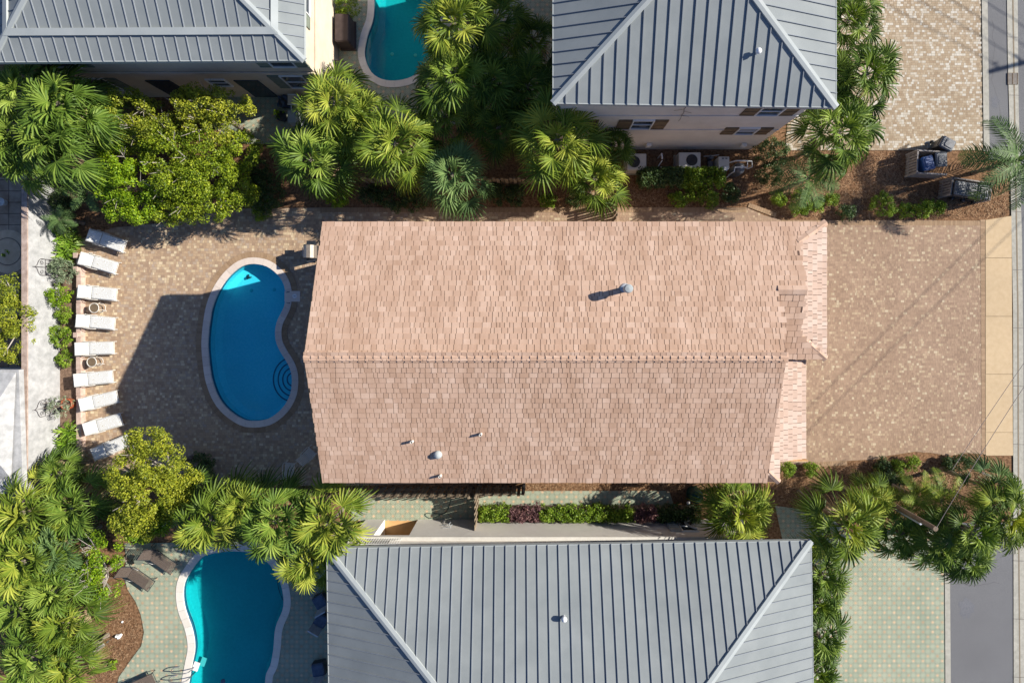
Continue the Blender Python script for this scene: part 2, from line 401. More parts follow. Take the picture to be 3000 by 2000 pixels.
# pool plaster and pool water
M['plaster'] = m_noise('pool_plaster', (0.20, 0.70, 0.76), (0.30, 0.78, 0.82), 9, 0.8, 5, 0.1, 0.1, 30)
M['plaster_deep'] = m_noise('teal_pool_plaster', (0.05, 0.50, 0.55), (0.08, 0.58, 0.62), 9, 0.8, 5, 0.1, 0.1, 30)
M['tileline'] = m_noise('waterline_tile', (0.02, 0.09, 0.16), (0.04, 0.14, 0.22), 20, 0.3, 3, 0.5, 0)
def m_water(name, tint, blend=0.0):
    m = bpy.data.materials.new(name); m.use_nodes = True; nt = m.node_tree
    nt.nodes.remove(nt.nodes['Principled BSDF'])
    tr = nd(nt, 'BsdfTransparent'); tr.inputs[0].default_value = tint + (1,)
    gl = nd(nt, 'BsdfGlossy'); gl.inputs['Roughness'].default_value = 0.04
    co = coords(nt)
    bn = nd(nt, 'Bump'); bn.inputs['Strength'].default_value = 0.08; bn.inputs['Distance'].default_value = 0.05
    nt.links.new(noise_(nt, co, 3.5, 3), bn.inputs['Height']); nt.links.new(bn.outputs[0], gl.inputs['Normal'])
    lw = nd(nt, 'LayerWeight'); nt.links.new(bn.outputs[0], lw.inputs['Normal'])
    fr = nd(nt, 'Math', operation='MULTIPLY_ADD'); nt.links.new(math_(nt, 'POWER', lw.outputs['Facing'], 5.0), fr.inputs[0]); fr.inputs[1].default_value = 0.9; fr.inputs[2].default_value = 0.025
    mx = nd(nt, 'MixShader'); nt.links.new(fr.outputs[0], mx.inputs[0])
    nt.links.new(tr.outputs[0], mx.inputs[1]); nt.links.new(gl.outputs[0], mx.inputs[2])
    nt.links.new(mx.outputs[0], nt.nodes['Material Output'].inputs[0])
    return m
M['water'] = m_water('pool_water', (0.40, 0.90, 1.0))
M['water_teal'] = m_water('teal_pool_water', (0.27, 0.80, 0.80))
def wbuild(mb, name, mats, parent, smooth=False):
    """part whose mesh was laid out in world coordinates"""
    o = mb.build(name, mats, parent, smooth)
    o.location = -parent.location
    return o

def px(pts, z=0.0):
    return [P(a, b, z) for a, b in pts]

# ------------------------------------------------------------------ pools: outlines first, the ground needs their holes
def zc(pts, k, ox, oy): return [(ox + a / k, oy + b / k) for a, b in pts]
main_in = zc([(510,125),(600,140),(670,180),(730,240),(765,310),(775,380),(770,470),(740,540),(705,610),(688,700),(700,800),(745,890),(790,960),(820,1030),(832,1110),(820,1220),(785,1300),(730,1370),(650,1430),(580,1452),(510,1458),(430,1450),(340,1400),(260,1330),(200,1240),(150,1100),(127,940),(118,800),(130,650),(155,500),(195,390),(245,300),(310,220),(390,155),(450,132)], 2.903, 570, 730)
left_in = zc([(400,165),(330,260),(255,380),(228,500),(235,640),(265,760),(320,900),(355,1050),(362,1180),(340,1300),(310,1450),(285,1600),(265,1800),(500,1950),(850,1950),(1100,1800),(1160,1600),(1180,1450),(1230,1350),(1265,1150),(1275,1000),(1300,880),(1365,730),(1380,620),(1365,500),(1330,380),(1220,200),(1050,80),(850,50),(650,60),(480,100)], 3.919, 480, 1600)
top_in = zc([(1095,-100),(1090,60),(1075,200),(1030,320),(1005,440),(1005,540),(1050,650),(1120,715),(1220,745),(1330,740),(1430,710),(1530,640),(1600,520),(1640,300),(1640,0),(1600,-200),(1340,-330),(1150,-250)], 3.136, 750, 0)
POOLS = []
for nm_, pts in (('main', main_in), ('left', left_in), ('top', top_in)):
    POOLS.append([Vector((p.x, p.y)) for p in spline([P(a, b).to_2d() for a, b in pts], 3)])
HOLES = [offset(p, 0.05) for p in POOLS]

mb = MB(); R = 400
sheet(mb, [(-R, -R), (R, -R), (R, R), (-R, R)], 0.0, HOLES)
g = mb.build('ground', M['mulch']); tag(g, kind='structure')

rnd = random.Random(5)
def pave(name, poly, base_mat, mat, cw, ch, z=0.03, holes=(), rot=0.0, seed=1, wide=(0.6, 1.5), gap=0.008, edge=True):
    """bedding sheet with single stones laid over it, each a loose quad"""
    r = random.Random(seed)
    P2 = [(p[0], p[1]) for p in poly]
    mb = MB(); sheet(mb, P2, z - 0.006, holes)
    mb.mi = 1
    xs = [p[0] for p in P2]; ys = [p[1] for p in P2]
    x0, x1, y0, y1 = min(xs), max(xs), min(ys), max(ys)
    y = y0 + 0.002; j = 0
    while y < y1:
        x = x0 - r.random() * cw; h = ch
        while x < x1:
            wd = cw * r.choice(wide)
            c = (x + wd / 2, y + h / 2)
            if all(inside(q, P2) for q in ((x + .02, c[1]), (x + wd - .02, c[1]), (c[0], y + .02), (c[0], y + h - .02))) and not any(inside(c, q) for q in BIG_HOLES):
                mb.face([(x + gap / 2, y + gap / 2, z), (x + wd - gap / 2, y + gap / 2, z), (x + wd - gap / 2, y + h - gap / 2, z), (x + gap / 2, y + h - gap / 2, z)])
            x += wd
        y += h; j += 1
    o = mb.build(name, [base_mat, mat]); tag(o, kind='structure')
    return o

BIG_HOLES = [offset(p, 0.62) for p in POOLS[:1]] + [offset(p, 0.3) for p in POOLS[1:]]
patio_w = px([(238,700),(330,668),(480,652),(620,625),(700,612),(940,608),(1500,608),(1500,1410),(1000,1422),(620,1418),(400,1400),(238,1378)])
pave('paver_patio', patio_w, M['joint'], M['paver'], 0.135, 0.13, 0.03, [offset(p, 0.3) for p in POOLS[:1]], seed=3, wide=(0.62, 1.0, 1.0, 1.4))
patio_e = px([(1500.5,608),(2186,608),(2240,632),(2290,645),(2372,645),(2885,647),(2889,1330),(2830,1326),(2780,1334),(2730,1326),(2680,1322),(2600,1334),(2570,1344),(2480,1349),(2360,1356),(2100,1400),(1500.5,1410)])
pave('paver_driveway', patio_e, M['joint'], M['paver_drive'], 0.118, 0.118, 0.03, seed=13, wide=(0.62, 1.0, 1.0, 1.4))
def strip(name, a, b, wdt, n_off=0.0, mat='paver_tan', z=0.036, step=0.11):
    """soldier course of stones from a to b"""
    a, b = P(*a), P(*b); d = (b - a); L = d.length; d.normalize(); s_ = Vector((-d.y, d.x, 0)); mb = MB()
    k = 0.0
    while k < L:
        q = [a + d * k, a + d * (k + step - 0.008), a + d * (k + step - 0.008) + s_ * wdt, a + d * k + s_ * wdt]
        q = [(v.x, v.y, z) for v in q]
        mb.face(q); k += step
    return mb
for a, b, wd in (((2889, 1330), (2885, 647), 0.24), ((2869, 647), (2290, 645), 0.24), ((2186, 608), (940, 608), -0.24), ((2190, 607), (2270, 637), -0.22), ((2480, 1347), (2366, 1353), -0.24)):
    mb = strip('border', a, b, abs(wd))
    if wd < 0: mb = strip('border', a, b, abs(wd))
    o = mb.build('paver_border', M['paver_tan']); tag(o, kind='structure')

drive2 = px([(2340,-80),(2873,-80),(2876,200),(2880,441),(2300,441)])
pave('neighbor_driveway', drive2, M['joint_gray'], M['paver_beige'], 0.135, 0.115, 0.03, seed=9, wide=(0.66, 1.0, 1.35))

def flat(name, pts, mat, z, holes=()):
    mb = MB(); sheet(mb, [(p[0], p[1]) for p in px(pts)], z, holes)
    return tag(mb.build(name, mat), kind='structure')
flat('green_paving', [(560,262),(700,262),(975,262),(973,-80),(1640,-80),(1640,345),(1200,372),(900,430),(700,420),(560,335)], M['octagon'], 0.03, [offset(POOLS[2], 0.2)])
flat('green_walkway', [(1030,1440),(1400,1446),(1535,1437),(1960,1436),(1975,1482),(1400,1486),(1400,1524),(1030,1524)], M['octagon'], 0.034)
flat('green_patio', [(365,1590),(372,1640),(362,1680),(375,1725),(398,1760),(414,1800),(423,1850),(415,1890),(385,1930),(350,1980),(325,2080),(985,2080),(985,1590),(700,1585)], M['octagon'], 0.03, [offset(POOLS[1], 0.2)])
flat('green_driveway', [(2270,1480),(2420,1500),(2480,1560),(2765,1535),(2768,2080),(2300,2080),(2300,1620)], M['octagon'], 0.03)
flat('header_curb', [(2765,1530),(2780,1530),(2784,2080),(2768,2080)], M['gutter'], 0.05)
flat('asphalt_apron', [(2780,1530),(2966,1530),(2968,2080),(2784,2080)], M['asphalt'], 0.02)
flat('header_curb', [(2873,-80),(2890,-80),(2897,445),(2880,445)], M['gutter'], 0.05)
flat('asphalt_path', [(2890,-80),(2947,-80),(2951,200),(2957,440),(2955,470),(2896,470)], M['asphalt'], 0.02)
flat('road', [(2975,-400),(6000,-400),(6000,2500),(2975,2500)], M['asphalt'], 0.012)
flat('gutter', [(2947,-80),(2979,-80),(2982,300),(2992,700),(2996,1000),(2998,1500),(3012,2080),(2968,2080),(2967,1500),(2966,914),(2961,640),(2955,338),(2951,198)], M['gutter'], 0.04)
flat('gutter_channel', [(2962,-80),(2966,-80),(2972,300),(2982,900),(2984,1500),(2988,2080),(2985,2080),(2980,1500),(2978,900),(2968,300)], M['joint_gray'], 0.044)
mb = MB(); yy = [636, 755, 926, 1095, 1265, 1333]
for i in range(5):
    q = px([(2885.5, yy[i] + (9 if i == 0 else 1)), (2961 + i, yy[i] + 1 - (4 if i == 0 else 0)), (2962 + i, yy[i + 1]), (2886, yy[i + 1])])
    mb.prism([(p.x, p.y) for p in q], 0.0, 0.045)
tag(mb.build('sidewalk', M['tanwalk']), kind='structure')
# soil bed along the white wall and the dark yard beyond it
flat('planting_bed', [(172,520),(224,560),(224,1400),(172,1470)], M['soil'], 0.006)
m, nt, b = nm('slate_yard', 0.8, 0.2); M['slate'] = m
co = coords(nt); br = nd(nt, 'TexBrick'); br.offset = 0.0; nt.links.new(co, br.inputs['Vector'])
br.inputs['Scale'].default_value = 1.0; br.inputs['Brick Width'].default_value = 0.6; br.inputs['Row Height'].default_value = 0.55
br.inputs['Mortar Size'].default_value = 0.018
for i, c_ in ((1, (0.36, 0.26, 0.18, 1)), (2, (0.46, 0.36, 0.26, 1)), (3, (0.14, 0.10, 0.07, 1))): br.inputs[i].default_value = c_
nt.links.new(mix(nt, 1.0, br.outputs[0], ramp(nt, noise_(nt, co, 2.5, 6), [(0.3, (0.65, 0.6, 0.55)), (0.7, (1, 1, 1))]), 'MULTIPLY'), b.inputs['Base Color'])
flat('slate_yard', [(-400,520),(160,520),(160,1480),(-400,1480)], M['slate'], 0.02)
M['medal'] = m_noise('medallion_stone', (0.52, 0.38, 0.24), (0.66, 0.50, 0.33), 4, 0.85, 6, 0.2, 0.2)
M['medal_d'] = m_noise('medallion_joint', (0.14, 0.10, 0.08), (0.20, 0.15, 0.11), 4, 0.85)
mb = MB(); c = P(24, 737)
for r_, z_, mi in ((1.06, 0.026, 0), (0.68, 0.030, 1), (0.64, 0.034, 0)):
    mb.mi = mi
    mb.face([(c.x + r_ * math.cos(t * math.pi / 24), c.y + r_ * math.sin(t * math.pi / 24), z_) for t in range(48)])
tag(mb.build('paving_circle', [M['medal'], M['medal_d']]), kind='structure')

# ------------------------------------------------------------------ swimming pools
def stones(poly, wd, z0, z1, per, gap=0.008, a=0.0):
    """ring of wedge stones along an outline"""
    L = [0]; n = len(poly)
    for i in range(n): L.append(L[-1] + (poly[(i + 1) % n] - poly[i]).length)
    tot = L[-1]; out = offset(poly, wd) if not a else offset(poly, wd + a)
    inn = poly if not a else offset(poly, a)
    def at(arr, d):
        d %= tot
        for i in range(n):
            if L[i + 1] >= d:
                t = (d - L[i]) / max(1e-6, L[i + 1] - L[i])
                return arr[i].lerp(arr[(i + 1) % n], t)
    mb = MB(); N = int(tot / per); st = tot / N
    for k in range(N):
        ds = [k * st + gap / 2, k * st + st / 2, (k + 1) * st - gap / 2]
        q = [at(inn, d) for d in ds] + [at(out, d) for d in reversed(ds)]
        mb.prism([(v.x, v.y) for v in q], z0, z1)
    return mb

def pool(poly, label, cm, pm, wm, wd, depth, step_c=None):
    cen = sum((Vector((p.x, p.y, 0)) for p in poly), Vector()) / len(poly)
    t = thing('swimming_pool', cen, label, 'swimming pool')
    mb = stones(poly, wd, -0.02, 0.055, 0.42)
    wbuild(mb, 'coping', cm, t)
    mb = MB(); n = len(poly)
    ins = offset(poly, -0.30)
    for i in range(n):
        j = (i + 1) % n; a, b_ = poly[i], poly[j]; c_, d_ = ins[i], ins[j]
        mb.mi = 1
        mb.face([(a.x, a.y, -0.19), (b_.x, b_.y, -0.19), (b_.x, b_.y, 0.0), (a.x, a.y, 0.0)])
        mb.mi = 0
        mb.face([(a.x, a.y, -depth + 0.12), (b_.x, b_.y, -depth + 0.12), (b_.x, b_.y, -0.19), (a.x, a.y, -0.19)])
        mb.face([(c_.x, c_.y, -depth), (d_.x, d_.y, -depth), (b_.x, b_.y, -depth + 0.12), (a.x, a.y, -depth + 0.12)])
    sheet(mb, [(p.x, p.y) for p in ins], -depth)
    wbuild(mb, 'basin', [pm, M['tileline']], t)
    mb = MB(); sheet(mb, [(p.x, p.y) for p in offset(poly, -0.004)], -0.09)
    tag(mb.build('water', wm), kind='structure')
    return t
main_pool = pool(POOLS[0], 'kidney shaped pool with peach coping and curved entry steps beside the shingled house', M['coping'], M['plaster'], M['water'], 0.315, 0.68)
left_pool = pool(POOLS[1], 'pool with white coping and two chrome grab rails below the palms', M['coping_w'], M['plaster_deep'], M['water_teal'], 0.35, 0.62)
top_pool = pool(POOLS[2], 'shaded pool with grey coping behind the brown covered box', M['coping_w'], M['plaster_deep'], M['water_teal'], 0.33, 0.9)
# tan stone course round the main coping
mb = stones(POOLS[0], 0.27, 0.0, 0.037, 0.12, 0.006, 0.32); tag(mb.build('paver_border', M['paver_tan']), kind='structure')
# curved entry steps: risers rimmed with dark tile
cx_, cy_ = P(857, 1111).x, P(857, 1111).y
for r_, z_ in ((1.0, -0.54), (0.76, -0.42), (0.53, -0.30), (0.31, -0.18)):
    mb = MB(); k = 1 - z_ / H
    cx_, cy_ = P(856, 1111, z_).x, P(856, 1111, z_).y
    arc = []
    for i in range(33):
        t = math.radians(78 + i * 204 / 32)
        q = Vector((cx_ + 0.03 + r_ * math.cos(t), cy_ + r_ * 1.12 * math.sin(t)))
        arc.append(q)
    arc = [q for q in arc if inside(q, offset(POOLS[0], 0.02))]
    lo = offset(POOLS[0], 0.02)
    arc2 = [(q.x, q.y) for q in arc] + [(cx_ + 0.02, arc[-1].y + 0.02), (cx_ + 0.02, arc[0].y - 0.02)]
    mb.prism([(x, y) for x, y in arc2 if True], -0.67, z_ - 0.012)
    mb.mi = 1
    for i in range(len(arc) - 1):
        a, b_ = arc[i], arc[i + 1]
        ca = (Vector((cx_, cy_)) - a).normalized() * 0.065; cb = (Vector((cx_, cy_)) - b_).normalized() * 0.065
        mb.face([(a.x, a.y, z_), (b_.x, b_.y, z_), (b_.x + cb.x, b_.y + cb.y, z_), (a.x + ca.x, a.y + ca.y, z_)])
    wbuild(mb, 'step', [M['plaster'], M['tileline']], main_pool)
# skimmer slab with its round lid, grab rail and floor fittings
mb = MB(); a = P(858, 868); mb.bbox((a.x, a.y, 0.04), (0.76, 0.52, 0.05), 0, 0.01)
sl = wbuild(mb, 'skimmer_slab', M['coping'], main_pool)
mb = MB(); a = P(865, 867); mb.lathe((a.x, a.y, 0.066), [(0.11, 0), (0.11, 0.01), (0.1, 0.012)], 24)
mb.mi = 1; mb.box((a.x, a.y, 0.08), (0.06, 0.012, 0.004)); mb.box((a.x - 0.03, a.y, 0.08), (0.012, 0.05, 0.004)); mb.box((a.x + 0.03, a.y, 0.08), (0.012, 0.05, 0.004))
o = mb.build('lid', [M['white'], M['iron']]); o.parent = sl
def rail(pts, r=0.02): 
    mb = MB(); mb.tube([Vector(p) for p in spline(pts, 5, False)], r, 6); return mb
a = P(835, 855, 0.3); b_ = P(836, 888, 0.3)
mb = MB(); mb.tube([(a.x + .12, a.y, 0.05), (a.x + .04, a.y, 0.12), (a.x - .06, a.y - .03, 0.05), (a.x - .07, a.y - .1, -.02), (b_.x - .07, b_.y + .1, -.02), (b_.x - .04, b_.y + .02, 0.05), (b_.x + .08, b_.y, 0.1), (b_.x + .12, b_.y, 0.05)], 0.016, 6)
wbuild(mb, 'grab_rail', M['tileline'], main_pool)
for q in ((736, 851), (803, 849)):
    mb = MB(); a = P(q[0], q[1], -.66); mb.lathe((a.x, a.y, -.68), [(0.09, 0), (0.09, 0.01), (0.05, 0.03)], 14)
    wbuild(mb, 'floor_drain', M['plaster_deep'], main_pool)
a = P(727, 813, -.6); mb = MB()
mb.bbox((a.x, a.y, -.60), (0.16, 0.13, 0.1), 0.4, 0.02); mb.box((a.x, a.y + .1, -.62), (0.05, 0.12, 0.05), -0.3); mb.box((a.x + .1, a.y, -.62), (0.12, 0.05, 0.05), 0.5)
o = mb.build('pool_cleaner', M['black']); tag(o, 'small black robotic cleaner on the sunlit pool floor', 'pool cleaner')
# rails and white steps of the lower left pool
def ladder(x0, y0):
    a = P(x0, y0)
    mb = MB()
    pts = spline([(a.x - .20, a.y + .03, 0.05), (a.x - .42, a.y + .05, 0.22), (a.x - .34, a.y, 0.45), (a.x - .05, a.y - .01, 0.52), (a.x + .30, a.y - .03, 0.48), (a.x + .46, a.y - .04, 0.25), (a.x + .47, a.y - .05, -0.6)], 5, False)
    mb.tube(pts, 0.024, 7)
    wbuild(mb, 'hand_rail', M['chrome'], left_pool)
ladder(540, 1951); ladder(533, 1976)
mb = MB(); a = P(573, 1952)
mb.box((a.x, a.y, -0.03), (0.28, 0.42, 0.04), -0.35); wbuild(mb, 'step', M['white'], left_pool); mb = MB(); mb.box((a.x + .16, a.y + .02, -0.36), (0.24, 0.42, 0.04), -0.35)
wbuild(mb, 'step', M['white'], left_pool)
for cx2, cy2, rr in ((820, 1720, 0.75), (822, 1718, 1.05)):
    mb = MB(); a = P(cx2 + 40, cy2 - 10)
    pts = [(a.x + rr * math.cos(math.radians(t)), a.y + 1.5 * rr * math.sin(math.radians(t)), -0.5) for t in range(110, 251, 10)]
    pts = [p for p in pts if inside(p, offset(POOLS[1], -0.05))]
    if len(pts) > 2: mb.tube(pts, 0.02, 5); wbuild(mb, 'step', M['tileline'], left_pool)
for q in ((1149, 159), (1217, 162)):
    mb = MB(); a = P(q[0], q[1], -.88); mb.lathe((a.x, a.y, -.9), [(0.09, 0), (0.09, 0.015), (0.06, 0.03)], 14)
    wbuild(mb, 'floor_drain', M['coping_w'], top_pool)
a = P(652, 1996, -0.05); mb = MB(); mb.lathe((a.x, a.y, -0.12), [(0.02, 0), (0.1, 0.0), (0.12, 0.04), (0.1, 0.08), (0.0, 0.12)], 14)
tag(mb.build('chlorine_float', M['bluecloth'], smooth=True), 'small blue float drifting at the bottom edge of the lower pool', 'pool float')

mb = MB(); r = random.Random(21)
def crack(x, y, n_, dx, dy, w_):
    pts = [Vector((x, y))]
    for _ in range(n_): pts.append(pts[-1] + Vector((dx + r.uniform(-7, 7), dy + r.uniform(-7, 7))))
    for i in range(n_):
        a, b_ = P(*pts[i], 0), P(*pts[i + 1], 0); d = (b_ - a).normalized(); s_ = Vector((-d.y, d.x, 0)) * w_
        mb.face([(v.x, v.y, 0.026) for v in (a - s_, a + s_, b_ + s_, b_ - s_)])
crack(2800, 1700, 10, 13, 2, .004); crack(2905, 60, 16, 1.2, 20, .004)
tag(mb.build('asphalt_crack', M['joint_gray'] if False else M['iron']), kind='structure')
mb = MB()
for i in range(14):
    y_ = -60 + i * 170
    if y_ > 2050: break
    xg = 2948 + min(18, max(0, y_) * .022)
    a, b_ = P(xg, y_), P(xg + 32, y_ + 1); mb.face([(a.x, a.y - .01, .0455), (b_.x, b_.y - .01, .0455), (b_.x, b_.y + .01, .0455), (a.x, a.y + .01, .0455)])
tag(mb.build('gutter_joint', M['iron']), kind='structure')
mb = MB()
for x_, y_, rx, ry in ((2830, 1780, .35, .5), (2915, 300, .2, .3)):
    c_ = P(x_, y_); mb.face([(c_.x + rx * (1 + .3 * math.sin(t * 1.7)) * math.cos(t * .314), c_.y + ry * (1 + .25 * math.cos(t * 2.3)) * math.sin(t * .314), .0235) for t in range(20)])
M['stain'] = m_noise('asphalt_patch', (0.125, 0.13, 0.145), (0.20, 0.205, 0.22), 30, .9, 5, .2, .3)
tag(mb.build('asphalt_patch', M['stain']), kind='structure')
# ------------------------------------------------------------------ shingled house
def shingles(mb, O, U, V, test, umin, umax, vlen, seed=0, exp=0.2, cw=0.2, th=0.026):
    """courses of separate wedge shingles on the plane O + u*U + v*V (V up the slope)"""
    r = random.Random(seed); N = U.cross(V).normalized(); v = 0.0
    while v < vlen:
        u = umin - r.random() * 0.3
        ee = exp + r.uniform(-0.012, 0.012)
        while u < umax:
            wd = r.choice((0.13, 0.17, 0.21, 0.26, 0.30)) * cw / 0.2 * r.uniform(0.92, 1.08)
            a, b = max(u + 0.009, umin), min(u + wd - 0.009, umax)
            if b - a > 0.03:
                vv = v - r.uniform(0, 0.014)
                t = th * r.uniform(0.8, 1.3); top = v + ee
                g = test((a + b) / 2, v + ee / 2)
                if g:
                    if callable(g): a, b = g(a, b)
                    p = [O + U * x + V * y + N * z for x, y, z in ((a, vv, t), (b, vv, t), (b, top, t * 0.25), (a, top, t * 0.25), (a, vv, 0), (b, vv, 0), (b, top, 0), (a, top, 0))]
                    mb.faces(p, [(0, 1, 2, 3), (4, 5, 1, 0), (5, 6, 2, 1), (7, 4, 0, 3)])
            u += wd
        v += ee

hs = thing('shingled_house', G(-50, 110), 'long house with a pink brown shingle roof between the two metal roofed houses', 'house')
zE, zR = 6.5, 8.16
xW, xE = -481.0, 513.0             # gable ends of the main roof (plan pixels)
yN, yS, yR = -183.0, 398.6, 109.7  # eaves and ridge
def zN(y): return zE + (zR - zE) * (y - yN) / (yR - yN)
def zS(y): return zE + (zR - zE) * (yS - y) / (yS - yR)
xG, y2N, y2S, yr2 = 575.0, -136.0, 66.0, -30.0     # east wing gable end, its feet and ridge
xH = 646.0; yWS = 123.0                            # skirt eave, wing south eave
W_W, W_E = G(xW, 0).x, G(xE, 0).x
X = lambda p: p / S
# underlay / solid roof body
mb = MB()
def quad(pts): mb.face(pts)
T = 0.10
quad([G(xW, yN, zE), G(xG, yN + 0, zE), G(xG, yr2, zN(yr2)), G(xE, yr2, zN(yr2)), G(xE, yR, zR), G(xW, yR, zR)])
quad([G(xW, yS, zE), G(xW, yR, zR), G(xE, yR, zR), G(xE, yS, zE)])
quad([G(xE, yr2, zN(yr2)), G(xG, yr2, zN(yr2)), G(xG, yWS, zE), G(xE, yWS, zE)])
quad([G(xE, yr2, zN(yr2)), G(xE, yR, zR), G(xE, yS, zE), G(xE, yWS, zE)])          # main east gable above the wing
quad([G(xG, y2N, zN(y2N)), G(xG, yr2, zN(yr2)), G(xG, y2S, zN(y2N) + 0.03)])         # small wing gable
quad([G(xH, yN, zE), G(xG, y2N, zN(y2N)), G(xG, yN, zE)])
quad([G(xH, yN, zE), G(xH, yWS, zE), G(xG, y2S, zN(y2N)), G(xG, y2N, zN(y2N))])
quad([G(xH, yWS, zE), G(xG, yWS, zE), G(xG, y2S, zN(y2N))])
quad([G(xW, yN, zE - T), G(xW, yN, zE), G(xW, yR, zR), G(xW, yR, zR - T)]); quad([G(xW, yS, zE), G(xW, yS, zE - T), G(xW, yR, zR - T), G(xW, yR, zR)])
wbuild(mb, 'roof', M['underlay'], hs)
dz = 0.004
def plane_sh(name, O, Uv, Vv, test, umax, vlen, seed, mat='shingle', **k):
    mb = MB(); shingles(mb, O + Vector((0, 0, dz)), Uv.normalized(), Vv.normalized(), test, 0.0, umax, vlen, seed, **k)
    return wbuild(mb, name, M[mat], hs)
# north slope (its eastern end is cut by the hip), south slope, wing south slope, skirts, porch roof
LN = (G(xW, yR, zR) - G(xW, yN, zE)).length; PN = (yR - yN) / S / LN
def tN(u, v):
    y = yN + v * PN * S; x = xW - 0 + (u * -1 + 0) * 0
    x = (xMaxN - u * S)
    if y > yr2 + 2: return x < xE + 4
    if y > y2N: return x < xG + 3
    lim = xG + (xH - xG) * (y2N - y) / (y2N - yN)
    return x < lim - 3
xMaxN = xH
plane_sh('shingles', G(xH, yN, zE), Vector((-1, 0, 0)), G(0, yR, zR) - G(0, yN, zE), tN, X(xH - xW), LN, 1, exp=0.196)
LS = (G(0, yR, zR) - G(0, yS, zE)).length
plane_sh('shingles', G(xW, yS, zE), Vector((1, 0, 0)), G(0, yR, zR) - G(0, yS, zE), lambda u, v: True, X(xE - xW), LS, 2, exp=0.196)
LW = (G(0, yr2, zN(yr2)) - G(0, yWS, zE)).length; PW = (yWS - yr2) / S / LW
def tW(u, v):
    y = yWS - v * PW * S; x = xE + u * S
    if y < y2S: return x < xG + 3
    return x < xG + (xH - xG) * (y - y2S) / (yWS - y2S) - 3
plane_sh('shingles', G(xE, yWS, zE), Vector((1, 0, 0)), G(0, yr2, zN(yr2)) - G(0, yWS, zE), tW, X(xH - xE), LW, 4, exp=0.23, cw=0.27)
# east skirt, slopes to the sun
zt = zN(y2N)
Vs = G(xG, 0, zt) - G(xH, 0, zE)
def tK(u, v):
    y = yWS - u * S; q = v / Vs.length
    return yN + q * (y2N - yN) + 2 < y < yWS + q * (y2S - yWS) - 2
plane_sh('skirt_shingles', G(xH, yWS, zE), Vector((0, 1, 0)), Vs, tK, X(yWS - yN), Vs.length, 5, 'shingle_sunlit', exp=0.2, cw=0.2)
# narrow skirt below the main gable and the lower garage roof
mb = MB()
xs2 = 541.0
mb.face([G(xs2, yS, zE), G(xs2, yWS + 3, zE), G(xE, yWS + 3, zE + 0.12), G(xE, yS - 26, zE + 0.12)])
mb.face([G(xs2, yS, zE), G(xE, yS - 26, zE + 0.12), G(xE, yS, zE)])
gx0, gx1, gy0, gy1 = xs2 - 6, 611.0, yWS + 4, 354.0
mb.face([G(gx1, gy1, 6.1), G(gx1, gy0, 6.1), G(gx0, gy0, 6.43), G(gx0, gy1, 6.43)])
wbuild(mb, 'skirt_roof', M['underlay'], hs)
V2 = G(xE, 0, zE + 0.12) - G(xs2, 0, zE)
plane_sh('skirt_shingles', G(xs2, yS, zE), Vector((0, 1, 0)), V2, lambda u, v: u * S > v / V2.length * 26, X(yS - yWS - 3), V2.length, 6, 'shingle_sunlit', exp=0.24)
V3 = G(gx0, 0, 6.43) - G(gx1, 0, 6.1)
plane_sh('garage_shingles', G(gx1, gy1, 6.1), Vector((0, 1, 0)), V3, lambda u, v: True, X(gy1 - gy0), V3.length - 0.05, 7, 'shingle_sunlit', exp=0.2)
# ridge caps
def caps(a, b, n_, wd, name, mat='shingle', seed=0, drop=0.10, lift=0.035):
    a, b = Vector(a), Vector(b); d = b - a; L = d.length; d.normalize()
    s_ = d.cross(Vector((0, 0, 1))).normalized(); up = s_.cross(d).normalized(); mb = MB(); st = L / n_
    for i in range(n_):
        p, q = a + d * (i * st), a + d * ((i + 1) * st + 0.03)
        for sg in (1, -1):
            o1 = s_ * wd * sg - up * drop
            h0, h1 = up * lift, up * (lift + 0.034)
            pts = [p + h0, q + h1, q + o1 + h1, p + o1 + h0, q + h1 - up * 0.035, q + o1 + h1 - up * 0.035]
            mb.faces(pts, [(0, 1, 2, 3), (1, 4, 5, 2), (3, 2, 5)] if sg > 0 else [(3, 2, 1, 0), (2, 5, 4, 1), (5, 2, 3)])
    return wbuild(mb, name, M[mat], hs)
caps(G(xE + 4, yR, zR), G(xW + 1, yR, zR), 62, 0.17, 'ridge_cap', drop=0.055, lift=0.035)
def capb(a, b, wd, th=0.05, mat='shingle'):
    a, b = Vector(a), Vector(b); mb = MB(); d = (b - a); s_ = d.cross(Vector((0, 0, 1))).normalized() * wd; u = Vector((0, 0, th))
    n_ = max(2, int(d.length / 0.45))
    for i in range(n_):
        p, q = a + d * (i / n_) , a + d * ((i + 0.98) / n_)
        for sg in (1, -1):
            e = s_ * sg - u * 1.3
            f = [p + u, q + u, q + e + u, p + e + u]
            mb.faces(f + [v - u for v in f], [(0, 1, 2, 3) if sg > 0 else (3, 2, 1, 0), (3, 2, 6, 7), (1, 5, 6, 2), (0, 3, 7, 4)])
    return wbuild(mb, 'hip_cap', M[mat], hs)
capb(G(xH, yN, zE), G(xG, y2N, zt), 0.13)
capb(G(xH, yWS, zE), G(xG, y2S, zt), 0.13)
capb(G(xE + 2, yr2, zN(yr2) + .02), G(xG + 3, yr2, zN(yr2) + .02), 0.16)
capb(G(xs2, yS, zE), G(xE, yS - 26, zE + 0.12), 0.11)
